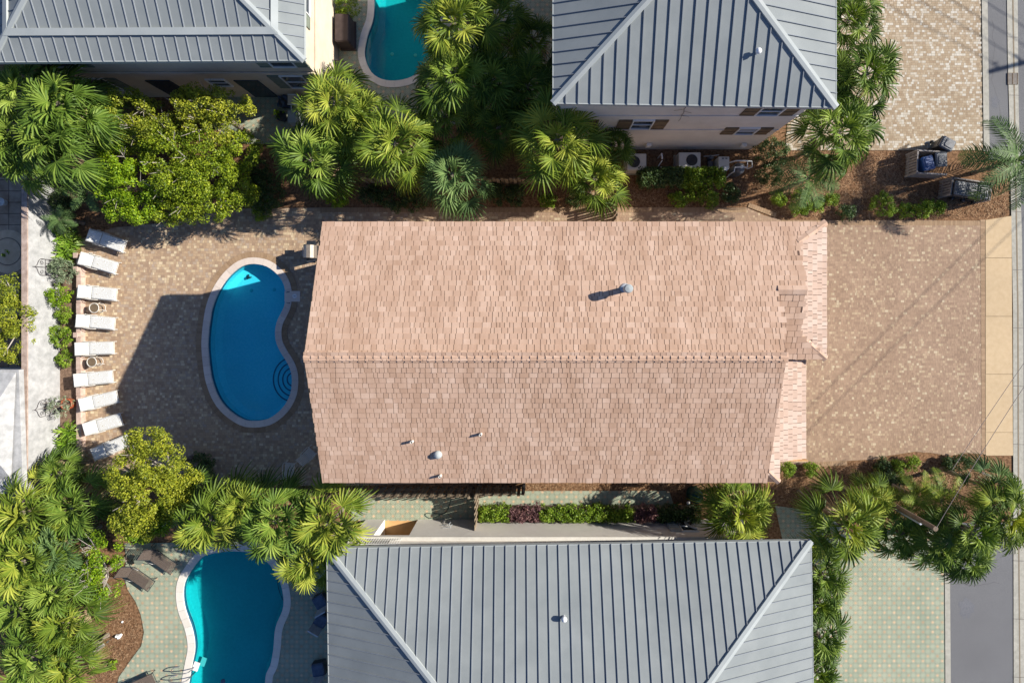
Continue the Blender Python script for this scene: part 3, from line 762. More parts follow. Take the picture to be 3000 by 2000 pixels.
# walls and fascia
def walls(poly, z0, z1, mb=None):
    mb = mb or MB(); n = len(poly)
    for i in range(n):
        a, b = poly[i], poly[(i + 1) % n]
        mb.face([(a[0], a[1], z0), (b[0], b[1], z0), (b[0], b[1], z1), (a[0], a[1], z1)])
    return mb
def rect(x0, y0, x1, y1): return [G(x0, y1).to_2d(), G(x1, y1).to_2d(), G(x1, y0).to_2d(), G(x0, y0).to_2d()]
mb = walls(rect(xW + 17, yN + 20, xE - 20, yS - 18), 0, 6.5)
walls(rect(xE - 20.2, yN + 20.2, xG + 8, yWS - 20), 0, 6.45, mb)
walls(rect(xE - 20.4, yWS - 20.5, 592, 340), 0, 5.95, mb)
for x_ in (xW + 17, xE - 20):
    mb.face([G(x_, yN + 20, 6.5), G(x_, yS - 18, 6.5), G(x_, yR, zR - 0.1)])
wbuild(mb, 'wall', M['stucco_pink'], hs)
mb = MB()
for (a, b_) in (((xW, yN), (xH, yN)), ((xH, yN), (xH, yWS)), ((xW, yS), (xs2, yS)), ((xs2, yS), (xs2, gy1 + 2)), ((xH, yWS), (xE + 4, yWS))):
    p, q = G(a[0], a[1]), G(b_[0], b_[1]); c_ = (p + q) / 2; d = q - p
    mb.box((c_.x, c_.y, zE - 0.1), (max(abs(d.x), 0.03), max(abs(d.y), 0.03), 0.19))
for ya, yb in ((yN, yR), (yS, yR)):
    p, q = G(xW, ya, zE - .06), G(xW, yb, zR - .06); mb.tube([p, q], 0.05, 4)
p, q = G(gx1, gy1, 6.02), G(gx1, gy0, 6.02); mb.box(((p.x + q.x) / 2, (p.y + q.y) / 2, 6.0), (0.03, (p - q).length, 0.17))
p, q = G(gx1, gy1, 6.02), G(xs2, gy1, 6.02); mb.box(((p.x + q.x) / 2, p.y, 6.15), ((p - q).length, 0.03, 0.3))
wbuild(mb, 'fascia', M['peach'], hs)
for yc in (-60, 60, 180, 300):
    a = G(xW + 16, yc); mb = MB(); mb.box((a.x, a.y, 1.1), (0.05, 1.2, 2.0)); wbuild(mb, 'door', M['glass'], hs); mb = MB(); mb.box((a.x, a.y, 4.3), (0.05, 1.1, 1.3)); wbuild(mb, 'window', M['glass'], hs)
mb = MB(); a = G(592, 230)
for i in range(4): mb.box((a.x + .02, a.y, 0.35 + i * 0.6), (0.05, 3.0, 0.56))
wbuild(mb, 'garage_door', M['offwhite'], hs)

def zroof(y): return zN(y) if y < yR else zS(y)
def on_roof(px_, py_):
    z = 7.3
    for _ in range(8):
        k = 1 - z / H; y = (py_ - NY) * k; z = zroof(y)
    return G((px_ - NX) * (1 - z / H), y, z)
# tall flue, dome vent and three small pipes
a = on_roof(1831, 847); mb = MB()
mb.lathe((a.x, a.y, a.z - 0.05), [(0.22, 0), (0.17, 0.10), (0.105, 0.12), (0.105, 0.66)], 20)
mb.mi = 1; mb.lathe((a.x, a.y, a.z + .58), [(0.13, 0), (0.15, 0.02), (0.15, 0.26), (0.13, 0.30), (0.02, 0.32)], 20)
wbuild(mb, 'flue_pipe', [M['steel'], M['metal_edge']], hs)
a = on_roof(1283, 1330); mb = MB(); mb.lathe((a.x, a.y, a.z - 0.04), [(0.17, 0), (0.155, 0.10), (0.14, 0.17), (0.09, 0.22), (0.0, 0.24)], 24)
wbuild(mb, 'dome_vent', M['metal_edge'], hs, True)
for q in ((1209, 1291), (1409, 1270), (1291, 1391)):
    a = on_roof(*q); mb = MB(); mb.lathe((a.x, a.y, a.z - 0.05), [(0.06, 0), (0.05, 0.28), (0.035, 0.28), (0.03, 0.2)], 12)
    wbuild(mb, 'vent_pipe', M['offwhite'], hs)

# ------------------------------------------------------------------ metal roofed houses
def hip_house(name, label, c, zE, pitch, rib, seed, wallmat, over, frac=(26.2, 0.03), band_=None, depthcap=None):
    """c: plan-pixel corners [NW, NE, SE, SW] of the eave rectangle"""
    q = [G(x, y, zE) for x, y in c]
    cen = sum(q, Vector()) / 4
    t = thing(name, (cen.x, cen.y, 0), label, 'house')
    ex = (q[1] - q[0]); ey = (q[0] - q[3]); Wd, Dp = ex.length, ey.length
    ux, uy = ex.normalized(), ey.normalized(); up = Vector((0, 0, 1))
    O = q[3]                                            # SW corner
    L = lambda x, y, z=0: O + ux * x + uy * y + up * z
    h2 = min(Wd, Dp) / 2; zt_ = h2 * pitch
    if Wd <= Dp: r0, r1 = L(h2, h2, zt_), L(h2, Dp - h2, zt_)
    else: r0, r1 = L(h2, h2, zt_), L(Wd - h2, h2, zt_)
    A, B, C_, D = L(0, 0), L(Wd, 0), L(Wd, Dp), L(0, Dp)
    mb = MB()
    if Wd <= Dp:
        mb.face([A, B, r0]); mb.face([B, C_, r1, r0]); mb.face([C_, D, r1]); mb.face([D, A, r0, r1])
    else:
        mb.face([A, B, r1, r0]); mb.face([B, C_, r1]); mb.face([C_, D, r0, r1]); mb.face([D, A, r0])
    wbuild(mb, 'roof', M['metal'], t)
    # standing seams of the four slopes
    def slope(o, du, dv, Lu):
        mb = MB(); n_ = int(Lu / rib); off = (Lu - n_ * rib) / 2
        nrm = (du.cross(dv + up * pitch)).normalized()
        for i in range(n_ + 1):
            u = off + i * rib
            vv = min(u, Lu - u, h2)
            if vv < 0.1: continue
            segs = [(0, vv)]
            if band_: segs = [(0, min(vv, band_[0])), (band_[1], vv)] if vv > band_[1] else [(0, min(vv, band_[0]))]
            for v0, v1 in segs:
                a, b = o + du * u + (dv + up * pitch) * v0, o + du * u + (dv + up * pitch) * v1
                e = du * frac[1] / 2; h_ = nrm * (0.032 if band_ else 0.045)
                p = [a - e, a + e, b + e, b - e]
                mb.faces(p + [v + h_ for v in p], [(4, 5, 6, 7), (0, 1, 5, 4), (1, 2, 6, 5), (3, 0, 4, 7)])
        wbuild(mb, 'seams', M['metal_seam'], t)
        if band_:
            mb = MB(); pp = dv + up * pitch
            b0, b1 = band_
            p = [o + du * b0 + pp * b0, o + du * (Lu - b0) + pp * b0, o + du * (Lu - b1) + pp * b1, o + du * b1 + pp * b1]
            p = [v + nrm * 0.01 for v in p]; h_ = nrm * 0.07
            mb.faces(p + [v + h_ for v in p], [(4, 5, 6, 7), (0, 1, 5, 4), (1, 2, 6, 5), (2, 3, 7, 6), (3, 0, 4, 7)])
            wbuild(mb, 'snow_band', M['metal_edge'], t)
    slope(A, ux, uy, Wd); slope(B, uy, -ux, Dp); slope(C_, -ux, -uy, Wd); slope(D, -uy, ux, Dp)
    # hip caps and ridge cap
    def cap(a, b, w_=0.125):
        d = (b - a).normalized(); s_ = d.cross(up).normalized(); mb = MB()
        e1, e2 = s_ * w_ - up * w_ * pitch * 0.72, -s_ * w_ - up * w_ * pitch * 0.72
        u = up * 0.075
        for e, fl in ((e1, False), (e2, True)):
            f = [a + u, b + u, b + e + u, a + e + u]; lo = [v - up * 0.07 for v in f]
            fs = [(0, 1, 2, 3), (3, 2, 6, 7), (0, 3, 7, 4)]
            if fl: fs = [tuple(reversed(g_)) for g_ in fs]
            mb.faces(f + lo, fs)
        wbuild(mb, 'hip_cap', M['metal_edge'], t)
    cap(A, r0); cap(B, r0 if Wd <= Dp else r1); cap(C_, r1); cap(D, r1 if Wd <= Dp else r0); cap(r0, r1)
    mb = MB()
    for a, b in ((A, B), (B, C_), (C_, D), (D, A)):
        n_ = (b - a).normalized().cross(up); i_ = -n_ * 0.025
        p = [a + n_ * 0.01, b + n_ * 0.01, b + i_, a + i_]
        mb.faces([v - up * 0.16 for v in p] + [v + up * 0.015 for v in p], [(4, 5, 6, 7), (0, 1, 5, 4), (2, 3, 7, 6), (3, 2, 1, 0)])
        mb.face([a - up * 0.1, a - up * 0.1 + i_, b - up * 0.1 + i_, b - up * 0.1])
    wbuild(mb, 'eave_trim', M['metal_edge'], t)
    mb = MB(); mb.face([v - up * 0.12 for v in (D, C_, B, A)]); wbuild(mb, 'soffit', M['offwhite'], t)
    return t, L, Wd, Dp

def window(t, wx, wy, z0, z1, wd, shut=0.0, side='S', mat='shutter', leaf='window'):
    """window on a wall facing S (-y), N (+y) or E (+x); wx is its centre along the wall, wy the wall plane"""
    fr = MB(); gl = MB(); hh = z1 - z0; zc_ = (z0 + z1) / 2
    def bx(mb, c_, off, sx, sz, dp):
        if side == 'S': mb.box((c_, wy - off, sz[0]), (sx, dp, sz[1]))
        elif side == 'N': mb.box((c_, wy + off, sz[0]), (sx, dp, sz[1]))
        else: mb.box((wy + off, c_, sz[0]), (dp, sx, sz[1]))
    bx(gl, wx, 0.005, wd, (zc_, hh), 0.03)
    f = 0.05
    for sg in (-1, 1): bx(fr, wx + sg * (wd / 2 + f / 2), 0.03, f, (zc_, hh + 2 * f), 0.08)
    bx(fr, wx, 0.03, wd, (z0 - f / 2, f), 0.09); bx(fr, wx, 0.03, wd, (z1 + f / 2, f), 0.08); bx(fr, wx, 0.028, wd, (zc_, 0.035), 0.05)
    o = wbuild(fr, 'window', M['white'], t)
    g_ = gl.build('pane', M['glass'], o)
    if shut:
        for sg in (-1, 1):
            mb = MB(); bx(mb, wx + sg * (wd / 2 + f + shut / 2 + 0.02), 0.025, shut, (zc_, hh + 0.1), 0.05)
            for k in (-0.46, 0, 0.46): bx(mb, wx + sg * (wd / 2 + f + shut / 2 + 0.02), 0.055, shut * 0.96, (zc_ + k * hh, 0.05), 0.03)
            wbuild(mb, 'shutter', M[mat], t)

# upper left house
tl, L1, w1, d1_ = hip_house('metal_roof_house', 'cream house with a banded grey metal roof beside the shaded pool', [(-1275, -1360), (-544, -1364), (-544, -569), (-1275, -563)], 5.6, 0.40, 0.425, 1, 'stucco_cream', 0.6, band_=(0.86, 1.10))
mb = walls(rect(-1235, -1320, -583, -605), 0, 5.55)
mb.box((G(-909, -602).x, G(0, -602).y, 2.95), ((1235 - 583) / S, 0.06, 0.16)); mb.box((G(-580, 0).x, G(0, -960).y, 2.95), (0.06, 11.8, 0.16))
wbuild(mb, 'wall', M['stucco_cream'], tl)
yw = G(0, -605).y
window(tl, G(-1195, 0).x, yw, 1.0, 2.3, 0.9, 0.5, 'S', 'shutter_green')
window(tl, G(-655, 0).x, yw, 1.3, 2.6, 0.95, 0.5, 'S', 'shutter_green')
window(tl, G(-870, 0).x, yw, 1.5, 2.2, 0.8, 0.0, 'S')
window(tl, G(-643, 0).x, yw, 3.6, 5.0, 0.95, 0.5, 'S', 'shutter_green')
window(tl, G(-1192, 0).x, yw, 3.6, 5.0, 0.95, 0.5, 'S', 'shutter_green')
window(tl, G(0, -760).y, G(-583, 0).x, 3.6, 5.0, 0.95, 0.5, 'E', 'shutter_green')
for xq in (-1030, -790):
    mb = MB(); a = G(xq, 0); mb.box((a.x, yw - 0.02, 1.1), (1.1, 0.05, 2.0)); wbuild(mb, 'patio_door', M['glass'], tl)
# upper right house
tr, L2, w2, d2_ = hip_house('metal_roof_house', 'grey metal roofed house with brown shutters above the air conditioners', [(33, -1060), (650.6, -1051), (650.6, -427), (33, -436)], 7.05, 0.316, 0.445, 2, 'stucco_grey', 0.35, frac=(26, 0.028))
mb = walls(rect(53, -1030, 626, -452), 0, 7.0)
for zz in (3.15, 4.95, 6.2): mb.box((G(339.5, 0).x, G(0, -451).y, zz), (573 / S, 0.04, 0.06))
wbuild(mb, 'wall', M['stucco_grey'], tr)
yw = G(0, -452).y
window(tr, G(262, 0).x, yw, 3.35, 4.4, 0.8, 0.55)
window(tr, G(545, 0).x, yw, 5.1, 5.95, 0.85, 0.55)
window(tr, G(545, 0).x, yw, 2.6, 3.4, 0.8, 0.55)
window(tr, G(90, 0).x, yw, 3.35, 4.4, 0.8, 0.55)
z = 8.0
for _ in range(9): z = 7.05 + 0.316 * (-430 - (157 - NY) * (1 - z / H)) / S
a = P(2216, 157, z); mb = MB()
mb.lathe((a.x, a.y, a.z - 0.05), [(0.05, 0), (0.05, 0.20), (0.10, 0.22), (0.11, 0.28), (0.06, 0.33), (0.0, 0.34)], 14)
wbuild(mb, 'roof_vent', M['white'], tr, True)
# lower house
bh, L3, w3, d3_ = hip_house('metal_roof_house', 'large grey metal roofed house at the bottom beside the hedge', [(-517, 598), (670.6, 579.4), (687, 1767), (-500, 1786)], 4.5, 0.331, 0.430, 3, 'stucco_grey', 1.0, frac=(26, 0.024))
yb = G(0, 630).y
mb = MB()
xa, xb, zb = G(-447, 0).x, G(-350, 0).x, 1.9      # the alcove opening
x0_, x1_ = G(-455, 0).x, G(600, 0).x; x0w = G(-503, 0).x
def wq(x_0, x_1, z_0, z_1): mb.face([(x_1, yb, z_0), (x_0, yb, z_0), (x_0, yb, z_1), (x_1, yb, z_1)])
wq(x0w, xa, 0, 2.25); wq(xb, x1_, 0, 2.25); wq(xa, xb, zb, 2.25)
yu = G(0, 637).y
mb.face([(x1_, yb, 2.25), (x0w, yb, 2.25), (x0w, yu, 2.25), (x1_, yu, 2.25)])
mb.face([(x1_, yu, 2.25), (x0w, yu, 2.25), (x0w, yu, 4.45), (x1_, yu, 4.45)])
ys_ = G(0, 1650).y
mb.face([(x0w, yb, 0), (x0w, ys_, 0), (x0w, ys_, 4.45), (x0w, yb, 4.45)]); mb.face([(x1_, ys_, 0), (x1_, yb, 0), (x1_, yb, 4.45), (x1_, ys_, 4.45)])
mb.face([(x0w, ys_, 0), (x1_, ys_, 0), (x1_, ys_, 4.45), (x0w, ys_, 4.45)])
wbuild(mb, 'wall', M['stucco_grey'], bh)
mb = MB(); mb.box(((x0w + x1_) / 2, yb + 0.02, 2.30), (x1_ - x0w + 0.1, 0.16, 0.10)); wbuild(mb, 'ledge', M['offwhite'], bh)
mb = MB(); ad = 0.95
mb.face([(xa, yb, 0.03), (xb, yb, 0.03), (xb, yb - ad, 0.03), (xa, yb - ad, 0.03)][::-1]); mb.face([(xa, yb - ad, 0), (xb, yb - ad, 0), (xb, yb - ad, zb), (xa, yb - ad, zb)][::-1])
mb.face([(xa, yb - ad, zb), (xb, yb - ad, zb), (xb, yb, zb), (xa, yb, zb)]); 
mb.mi = 1; mb.face([(xa, yb, 0), (xa, yb - ad, 0), (xa, yb - ad, zb), (xa, yb, zb)]); mb.face([(xb, yb - ad, 0), (xb, yb, 0), (xb, yb, zb), (xb, yb - ad, zb)])
wbuild(mb, 'alcove', [M['peach'], M['white']], bh)
window(bh, G(424, 0).x, yb, 0.35, 1.5, 0.7, 0.0, 'N')
mb = MB(); a = G(383, 0); mb.box((a.x, yb + 0.05, 0.9), (0.5, 0.06, 1.25)); [mb.box((a.x, yb + 0.09, 0.4 + k * 0.2), (0.44, 0.03, 0.05)) for k in range(6)]
wbuild(mb, 'shutter', M['metal_edge'], bh)
a = L3(w3 * 0.5 - 1.35, d3_ - 3.55, 3.55 * 0.333); a = None
def on_b(px_, py_):
    z = 6.5
    for _ in range(10):
        k = 1 - z / H; y = (py_ - NY) * k; z = 4.5 + 0.331 * (y - 589) / S
    return G((px_ - NX) * (1 - z / H), y, z)
a = on_b(1652, 1804); mb = MB()
mb.lathe((a.x, a.y, a.z - 0.05), [(0.05, 0), (0.05, 0.20), (0.10, 0.22), (0.12, 0.28), (0.08, 0.35), (0.0, 0.37)], 14)
wbuild(mb, 'roof_vent', M['white'], bh, True)
# iron railing on the ledge above the alcove
mb = MB(); x_ = G(-470, 0).x
while x_ < G(-362, 0).x: mb.tube([(x_, yb + 0.04, 2.35), (x_, yb + 0.04, 2.95)], 0.012, 4); x_ += 0.11
mb.box(((G(-470, 0).x + G(-362, 0).x) / 2, yb + 0.04, 2.97), (108 / S, 0.04, 0.04))
wbuild(mb, 'railing', M['white'], bh)

# small white pavilion beyond the garden wall
pv = thing('garden_pavilion', P(-40, 1260), 'low white pavilion roof behind the garden wall at the left edge', 'pavilion')
mb = MB(); z_ = 2.4; ap = P(-70, 1275, 3.7)
ne, se = P(47, 1090, z_), P(33, 1402, z_); nw, sw = P(-220, 1090, z_), P(-220, 1402, z_)
mb.face([se, ne, ap]); mb.face([ne, nw, ap]); mb.face([sw, se, ap]); mb.face([nw, sw, ap])
wbuild(mb, 'roof', M['whitewall'], pv)
mb = MB(); o1 = [P(55, 1083, 2.34), P(-230, 1083, 2.34), P(-230, 1445, 2.34), P(67, 1445, 2.34)]
mb.prism([(p.x, p.y) for p in o1], 2.1, 2.34); wbuild(mb, 'parapet', M['whitewall'], pv)
mb = walls([P(-220, 1440).to_2d() * .93, P(45, 1440).to_2d() * .93, P(35, 1090).to_2d() * .93, P(-220, 1090).to_2d() * .93], 0, 2.1)
wbuild(mb, 'wall', M['whitewall'], pv)

# white garden wall with weathered coping
gw = thing('garden_wall', P(170, 1000), 'long white stucco garden wall behind the row of loungers', 'wall')
hW = 1.74; n_ = 24
mb = MB(); x0_, x1_ = P(176, 0).x, P(176, 0).x - 0.22
r = random.Random(2)
ya, yb_ = P(0, 470).y, P(0, 1452).y
mb.box(((x0_ + x1_) / 2, (ya + yb_) / 2, hW / 2), (0.22, ya - yb_, hW)); wbuild(mb, 'wall', M['whitewall'], gw)
mb = MB(); mb.box(((x0_ + x1_) / 2 + 0.0, (ya + yb_) / 2, hW + 0.03), (0.26, ya - yb_ + 0.04, 0.06)); wbuild(mb, 'coping', M['cap'], gw)
# stone edging between the bed and the patio
ed = thing('stone_edging', P(230, 1060), 'low stone edging between planting bed and patio', 'edging')
mb = MB(); r = random.Random(4); y_ = 745
while y_ < 1375:
    l_ = r.uniform(30, 44); a = P(230, y_ + l_ / 2, 0.3); mb.bbox((a.x + r.uniform(-.01, .01), a.y, 0.15), (0.25, l_ / S - 0.012, 0.3 + r.uniform(-.01, .01)), 0, 0.015); y_ += l_
wbuild(mb, 'kerb_stone', M['timber'], ed)
for i, y_ in enumerate((748, 788, 981)):
    a = P(221, y_, 0.5); mb = MB(); mb.bbox((0, 0, 0.24), (0.16, 0.2, 0.48), 0, 0.02); mb.box((0, 0, 0.50), (0.2, 0.24, 0.04))
    o = mb.build('pillar_light', M['timber'], loc=(a.x, a.y, 0))
    tag(o, ('small stone pillar light by the spiky lilies', 'small stone pillar light next to the trellis and grey shrub', 'small stone pillar light beside the fourth white lounger')[i], 'garden light', 'pillar lights on the stone edging')
# ------------------------------------------------------------------ fences
def pickets(name, label, a, b, h, mat='fence', wd=0.13, gap=0.03, group=None, rails=True):
    a, b = Vector(a), Vector(b); d = b - a; L = d.length; d.normalize(); rz = math.atan2(d.y, d.x)
    t = thing(name, (a.x, a.y, 0), label, 'fence', group)
    mb = MB(); k = 0; r = random.Random(int(L * 100))
    n_ = d.cross(Vector((0, 0, 1)))
    while k < L:
        c = a + d * (k + wd / 2); hh = h * r.uniform(0.96, 1.02); sd = 0.028 if int(k / (wd + gap)) % 2 else -0.028
        c = c + n_ * sd
        mb.box((c.x, c.y, hh / 2), (wd, 0.022, hh), rz + r.uniform(-.03, .03)); k += wd + gap
    wbuild(mb, 'picket', M[mat], t)
    mb = MB(); c = (a + b) / 2
    for z_ in (0.35, h * 0.8): mb.box((c.x, c.y, z_), (L, 0.03, 0.09), rz)
    wbuild(mb, 'rail', M[mat], t)
    k = 0
    while k <= L + 0.1:
        c = a + d * min(k, L); mb = MB(); mb.bbox((c.x, c.y, h * 0.5 + 0.03), (0.10, 0.10, h + 0.06), rz, 0.01); wbuild(mb, 'post', M[mat], t); k += 2.35
    return t
hF = 1.45; kF = 1 / (1 - hF / H)
def FT(px_, py_): p = P(px_, py_, hF); return (p.x, p.y, 0)
pickets('picket_fence', 'weathered picket fence running along the green walkway below the shingled house', FT(1075, 1457), FT(1388, 1457), hF, wd=0.15, gap=0.055)
pickets('picket_fence', 'short picket fence run between the fence corner and the brown mulch strip', FT(1394, 1452), FT(1534, 1452), hF, wd=0.15, gap=0.06)
pickets('picket_fence', 'picket fence crossing the green walkway beside the green and purple hedge', FT(1392, 1457), FT(1392, 1548), hF, wd=0.14, gap=0.002)
pickets('picket_fence', 'short return of picket fence meeting the lower side of the shingled house', FT(1535, 1422), FT(1535, 1453), hF, wd=0.14, gap=0.03)
pickets('picket_fence', 'brown picket fence under the upper palms behind the mulch bed', FT(1060, 520), FT(1575, 523), hF, wd=0.15, gap=0.05)
pickets('picket_fence', 'dark picket gate across the narrow paver walk above the shingled house', FT(1808, 575), FT(1808, 640), hF, wd=0.10, gap=0.03)
pickets('picket_fence', 'pale slatted picket fence between the upper left palms and the bright green tree', FT(238, 395), FT(238, 500), hF, 'fence_pale', wd=0.08, gap=0.05)

# ------------------------------------------------------------------ palms
def fan_leaf(mb, r, az, el, pet, bl, tint, droop=0.35, n=27, dry=False):
    """costapalmate fan on an arching stalk, centre of the crown at the origin"""
    d = Vector((math.cos(az), math.sin(az), 0)); s_ = Vector((-d.y, d.x, 0)); z = Vector((0, 0, 1))
    pts = []
    for i in range(4):
        t = i / 3
        pts.append(d * (pet * t * math.cos(el)) + z * (pet * t * math.sin(el) - 0.10 * t * t * pet))
    mb.tint = tint * 0.8
    hub = pts[-1]; dirp = (pts[-1] - pts[-2]).normalized()
    w_ = 0.018
    for i in range(3):
        mb.face([pts[i] - s_ * w_, pts[i] + s_ * w_, pts[i + 1] + s_ * w_, pts[i + 1] - s_ * w_])
    nrm = s_.cross(dirp).normalized() * -1
    if nrm.z < 0: nrm = -nrm
    roll = r.uniform(-0.4, 0.4)
    R_ = Matrix.Rotation(roll, 3, dirp)
    s2 = R_ @ s_; nrm = R_ @ nrm
    spread = math.radians(r.uniform(88, 118)); fold = r.uniform(0.1, 0.45)
    for k in range(n):
        a = -spread + 2 * spread * k / (n - 1) + r.uniform(-0.03, 0.03)
        ln = bl * (0.72 + 0.28 * math.cos(a * 0.75)) * r.uniform(0.9, 1.06)
        u = dirp * math.cos(a) + s2 * math.sin(a)
        lift = nrm * (fold * abs(math.sin(a)) + r.uniform(-.05, .05))
        u = (u + lift).normalized()
        side = u.cross(nrm).normalized()
        dr = droop * r.uniform(0.7, 1.4)
        p0 = hub
        p1 = hub + u * ln * 0.45 - z * (dr * ln * 0.08)
        p2 = hub + u * ln * 0.78 - z * (dr * ln * 0.33)
        p3 = hub + u * ln * 0.98 - z * (dr * ln * 0.75)
        w0, w1, w2 = 0.010, 0.024 * bl / 0.9, 0.013 * bl / 0.9
        tw = nrm * w1 * (0.75 if k % 2 else -0.75) * r.uniform(.6, 1.2)
        mb.tint = min(1, max(0, tint + r.uniform(-0.12, 0.12)))
        n0 = len(mb.v)
        mb.faces([p0 - side * w0, p0 + side * w0, p1 + side * w1 + tw, p1 - side * w1 - tw, p2 + side * w2 + tw, p2 - side * w2 - tw, p3],
                 [(0, 1, 2, 3), (3, 2, 4, 5), (5, 4, 6)])

def fan_crown(seed, nl=30, flat_=0.0):
    r = random.Random(seed); mb = MB(); ga = 2.39996
    for i in range(nl):
        q = i / (nl - 1)                       # 0 = youngest, upright; 1 = oldest, hanging
        el = math.radians(72 - 104 * q ** 0.85) + r.uniform(-0.15, 0.15)
        pet = (0.35 + 0.72 * min(1, q * 1.6)) * r.uniform(0.72, 1.2)
        tint = 0.72 - 0.50 * q + r.uniform(-0.22, 0.22)
        if r.random() < 0.10: tint = 0.97
        fan_leaf(mb, r, i * ga + r.uniform(-0.25, 0.25), el, pet, r.uniform(0.70, 0.98), tint, 0.35 + 0.6 * q)
    mb.mi = 1
    for i in range(3):
        fan_leaf(mb, r, r.uniform(0, 6.3), math.radians(-50) + r.uniform(-.2, .2), 0.7, 0.7, 0.3, 0.9, 18)
    return mb

def pinnate_crown(seed, nl=16, L0=1.9, dens=34):
    r = random.Random(seed); mb = MB()
    z = Vector((0, 0, 1))
    for i in range(nl):
        q = i / (nl - 1); az = i * 2.39996 + r.uniform(-.2, .2); d = Vector((math.cos(az), math.sin(az), 0)); s_ = Vector((-d.y, d.x, 0))
        el = math.radians(70 - 70 * q); Ln = L0 * r.uniform(0.85, 1.1); p = Vector((0, 0, 0)); e = el; pts = [p.copy()]
        for k in range(dens):
            e -= (1.25 + 0.4 * q) / dens
            p = p + (d * math.cos(e) + z * math.sin(e)) * Ln / dens; pts.append(p.copy())
        tint = 0.62 - 0.25 * q + r.uniform(-.1, .1)
        mb.tint = 0.85
        for k in range(dens):
            w_ = 0.022 * (1 - k / dens) + 0.006
            mb.face([pts[k] - s_ * w_, pts[k] + s_ * w_, pts[k + 1] + s_ * w_, pts[k + 1] - s_ * w_])
        for k in range(4, dens):
            t = k / dens; ll = 0.50 * math.sin(math.pi * min(1, 0.18 + 0.82 * t)) ** 0.6 * (1.0 if t < 0.9 else 0.7)
            dv = (pts[min(k + 1, dens)] - pts[k - 1]).normalized()
            for sg in (-1, 1):
                mb.tint = min(1, max(0, tint + r.uniform(-.15, .15)))
                u = (s_ * sg * 0.85 + dv * 0.55 + z * 0.15 + Vector((r.uniform(-.1, .1), r.uniform(-.1, .1), r.uniform(-.1, .1)))).normalized()
                a = pts[k]; b = a + u * ll * 0.55 - z * 0.02; c = a + u * ll - z * ll * 0.35
                sd = dv * 0.016
                mb.faces([a - sd, a + sd, b + sd, b - sd, c], [(0, 1, 2, 3), (3, 2, 4)])
    return mb

FAN = [fan_crown(11 + i, nl) for i, nl in enumerate((24, 21, 26, 20, 23))]
PIN = [pinnate_crown(41), pinnate_crown(42, 13, 1.7, 28)]
_cache = {}
def crown_mesh(kind, i, mat, mat2='dry'):
    key = (kind, i, mat)
    if key not in _cache:
        mb = (FAN if kind == 'fan' else PIN)[i]
        o = mb.build('crown', [M[mat], M[mat2]]); me = o.data; bpy.data.objects.remove(o); _cache[key] = me
    return _cache[key]
def trunk_mesh():
    if 'trunk' in _cache: return _cache['trunk']
    mb = MB(); r = random.Random(3); prof = []
    for i in range(15): prof.append((0.105 + (0.02 if i % 2 else -0.01) + (0.05 if i == 0 else 0) + (0.03 if i > 12 else 0), i / 14))
    mb.lathe((0, 0, 0), prof, 10); o = mb.build('trunk', M['bark']); me = o.data; bpy.data.objects.remove(o); _cache['trunk'] = me
    return me
def palm(x, y, z, rad, label, mat='palm', kind='fan', var=0, group='fan palms around the houses', lean=(0, 0), name='fan_palm'):
    """crown centre shows at pixel x,y and stands z metres up; rad = crown radius in photo pixels"""
    p = P(x, y, z); rm = rad / S * (1 - z / H)
    t = thing(name, (p.x - lean[0], p.y - lean[1], 0), label, 'palm tree', group)
    sc_ = rm / (1.62 if kind == 'fan' else 1.75)
    tk = bpy.data.objects.new('trunk', trunk_mesh()); C.objects.link(tk); tk.parent = t
    hz = z - 0.1 * sc_
    tk.scale = (0.85, 0.85, max(0.3, math.hypot(hz, math.hypot(*lean))))
    tk.rotation_euler = (0, math.atan2(math.hypot(*lean), hz), math.atan2(lean[1], lean[0])) if lean != (0, 0) else (0, 0, 0)
    cr = bpy.data.objects.new('crown', crown_mesh(kind, var % (5 if kind == 'fan' else 2), mat)); C.objects.link(cr); cr.parent = t
    cr.location = (lean[0], lean[1], z - 0.15 * sc_); cr.scale = (sc_,) * 3
    cr.rotation_euler = ((x * 7 % 11 - 5) * 0.02, (y * 5 % 11 - 5) * 0.02, (x * 13 + y * 7) % 628 / 100)
    return t

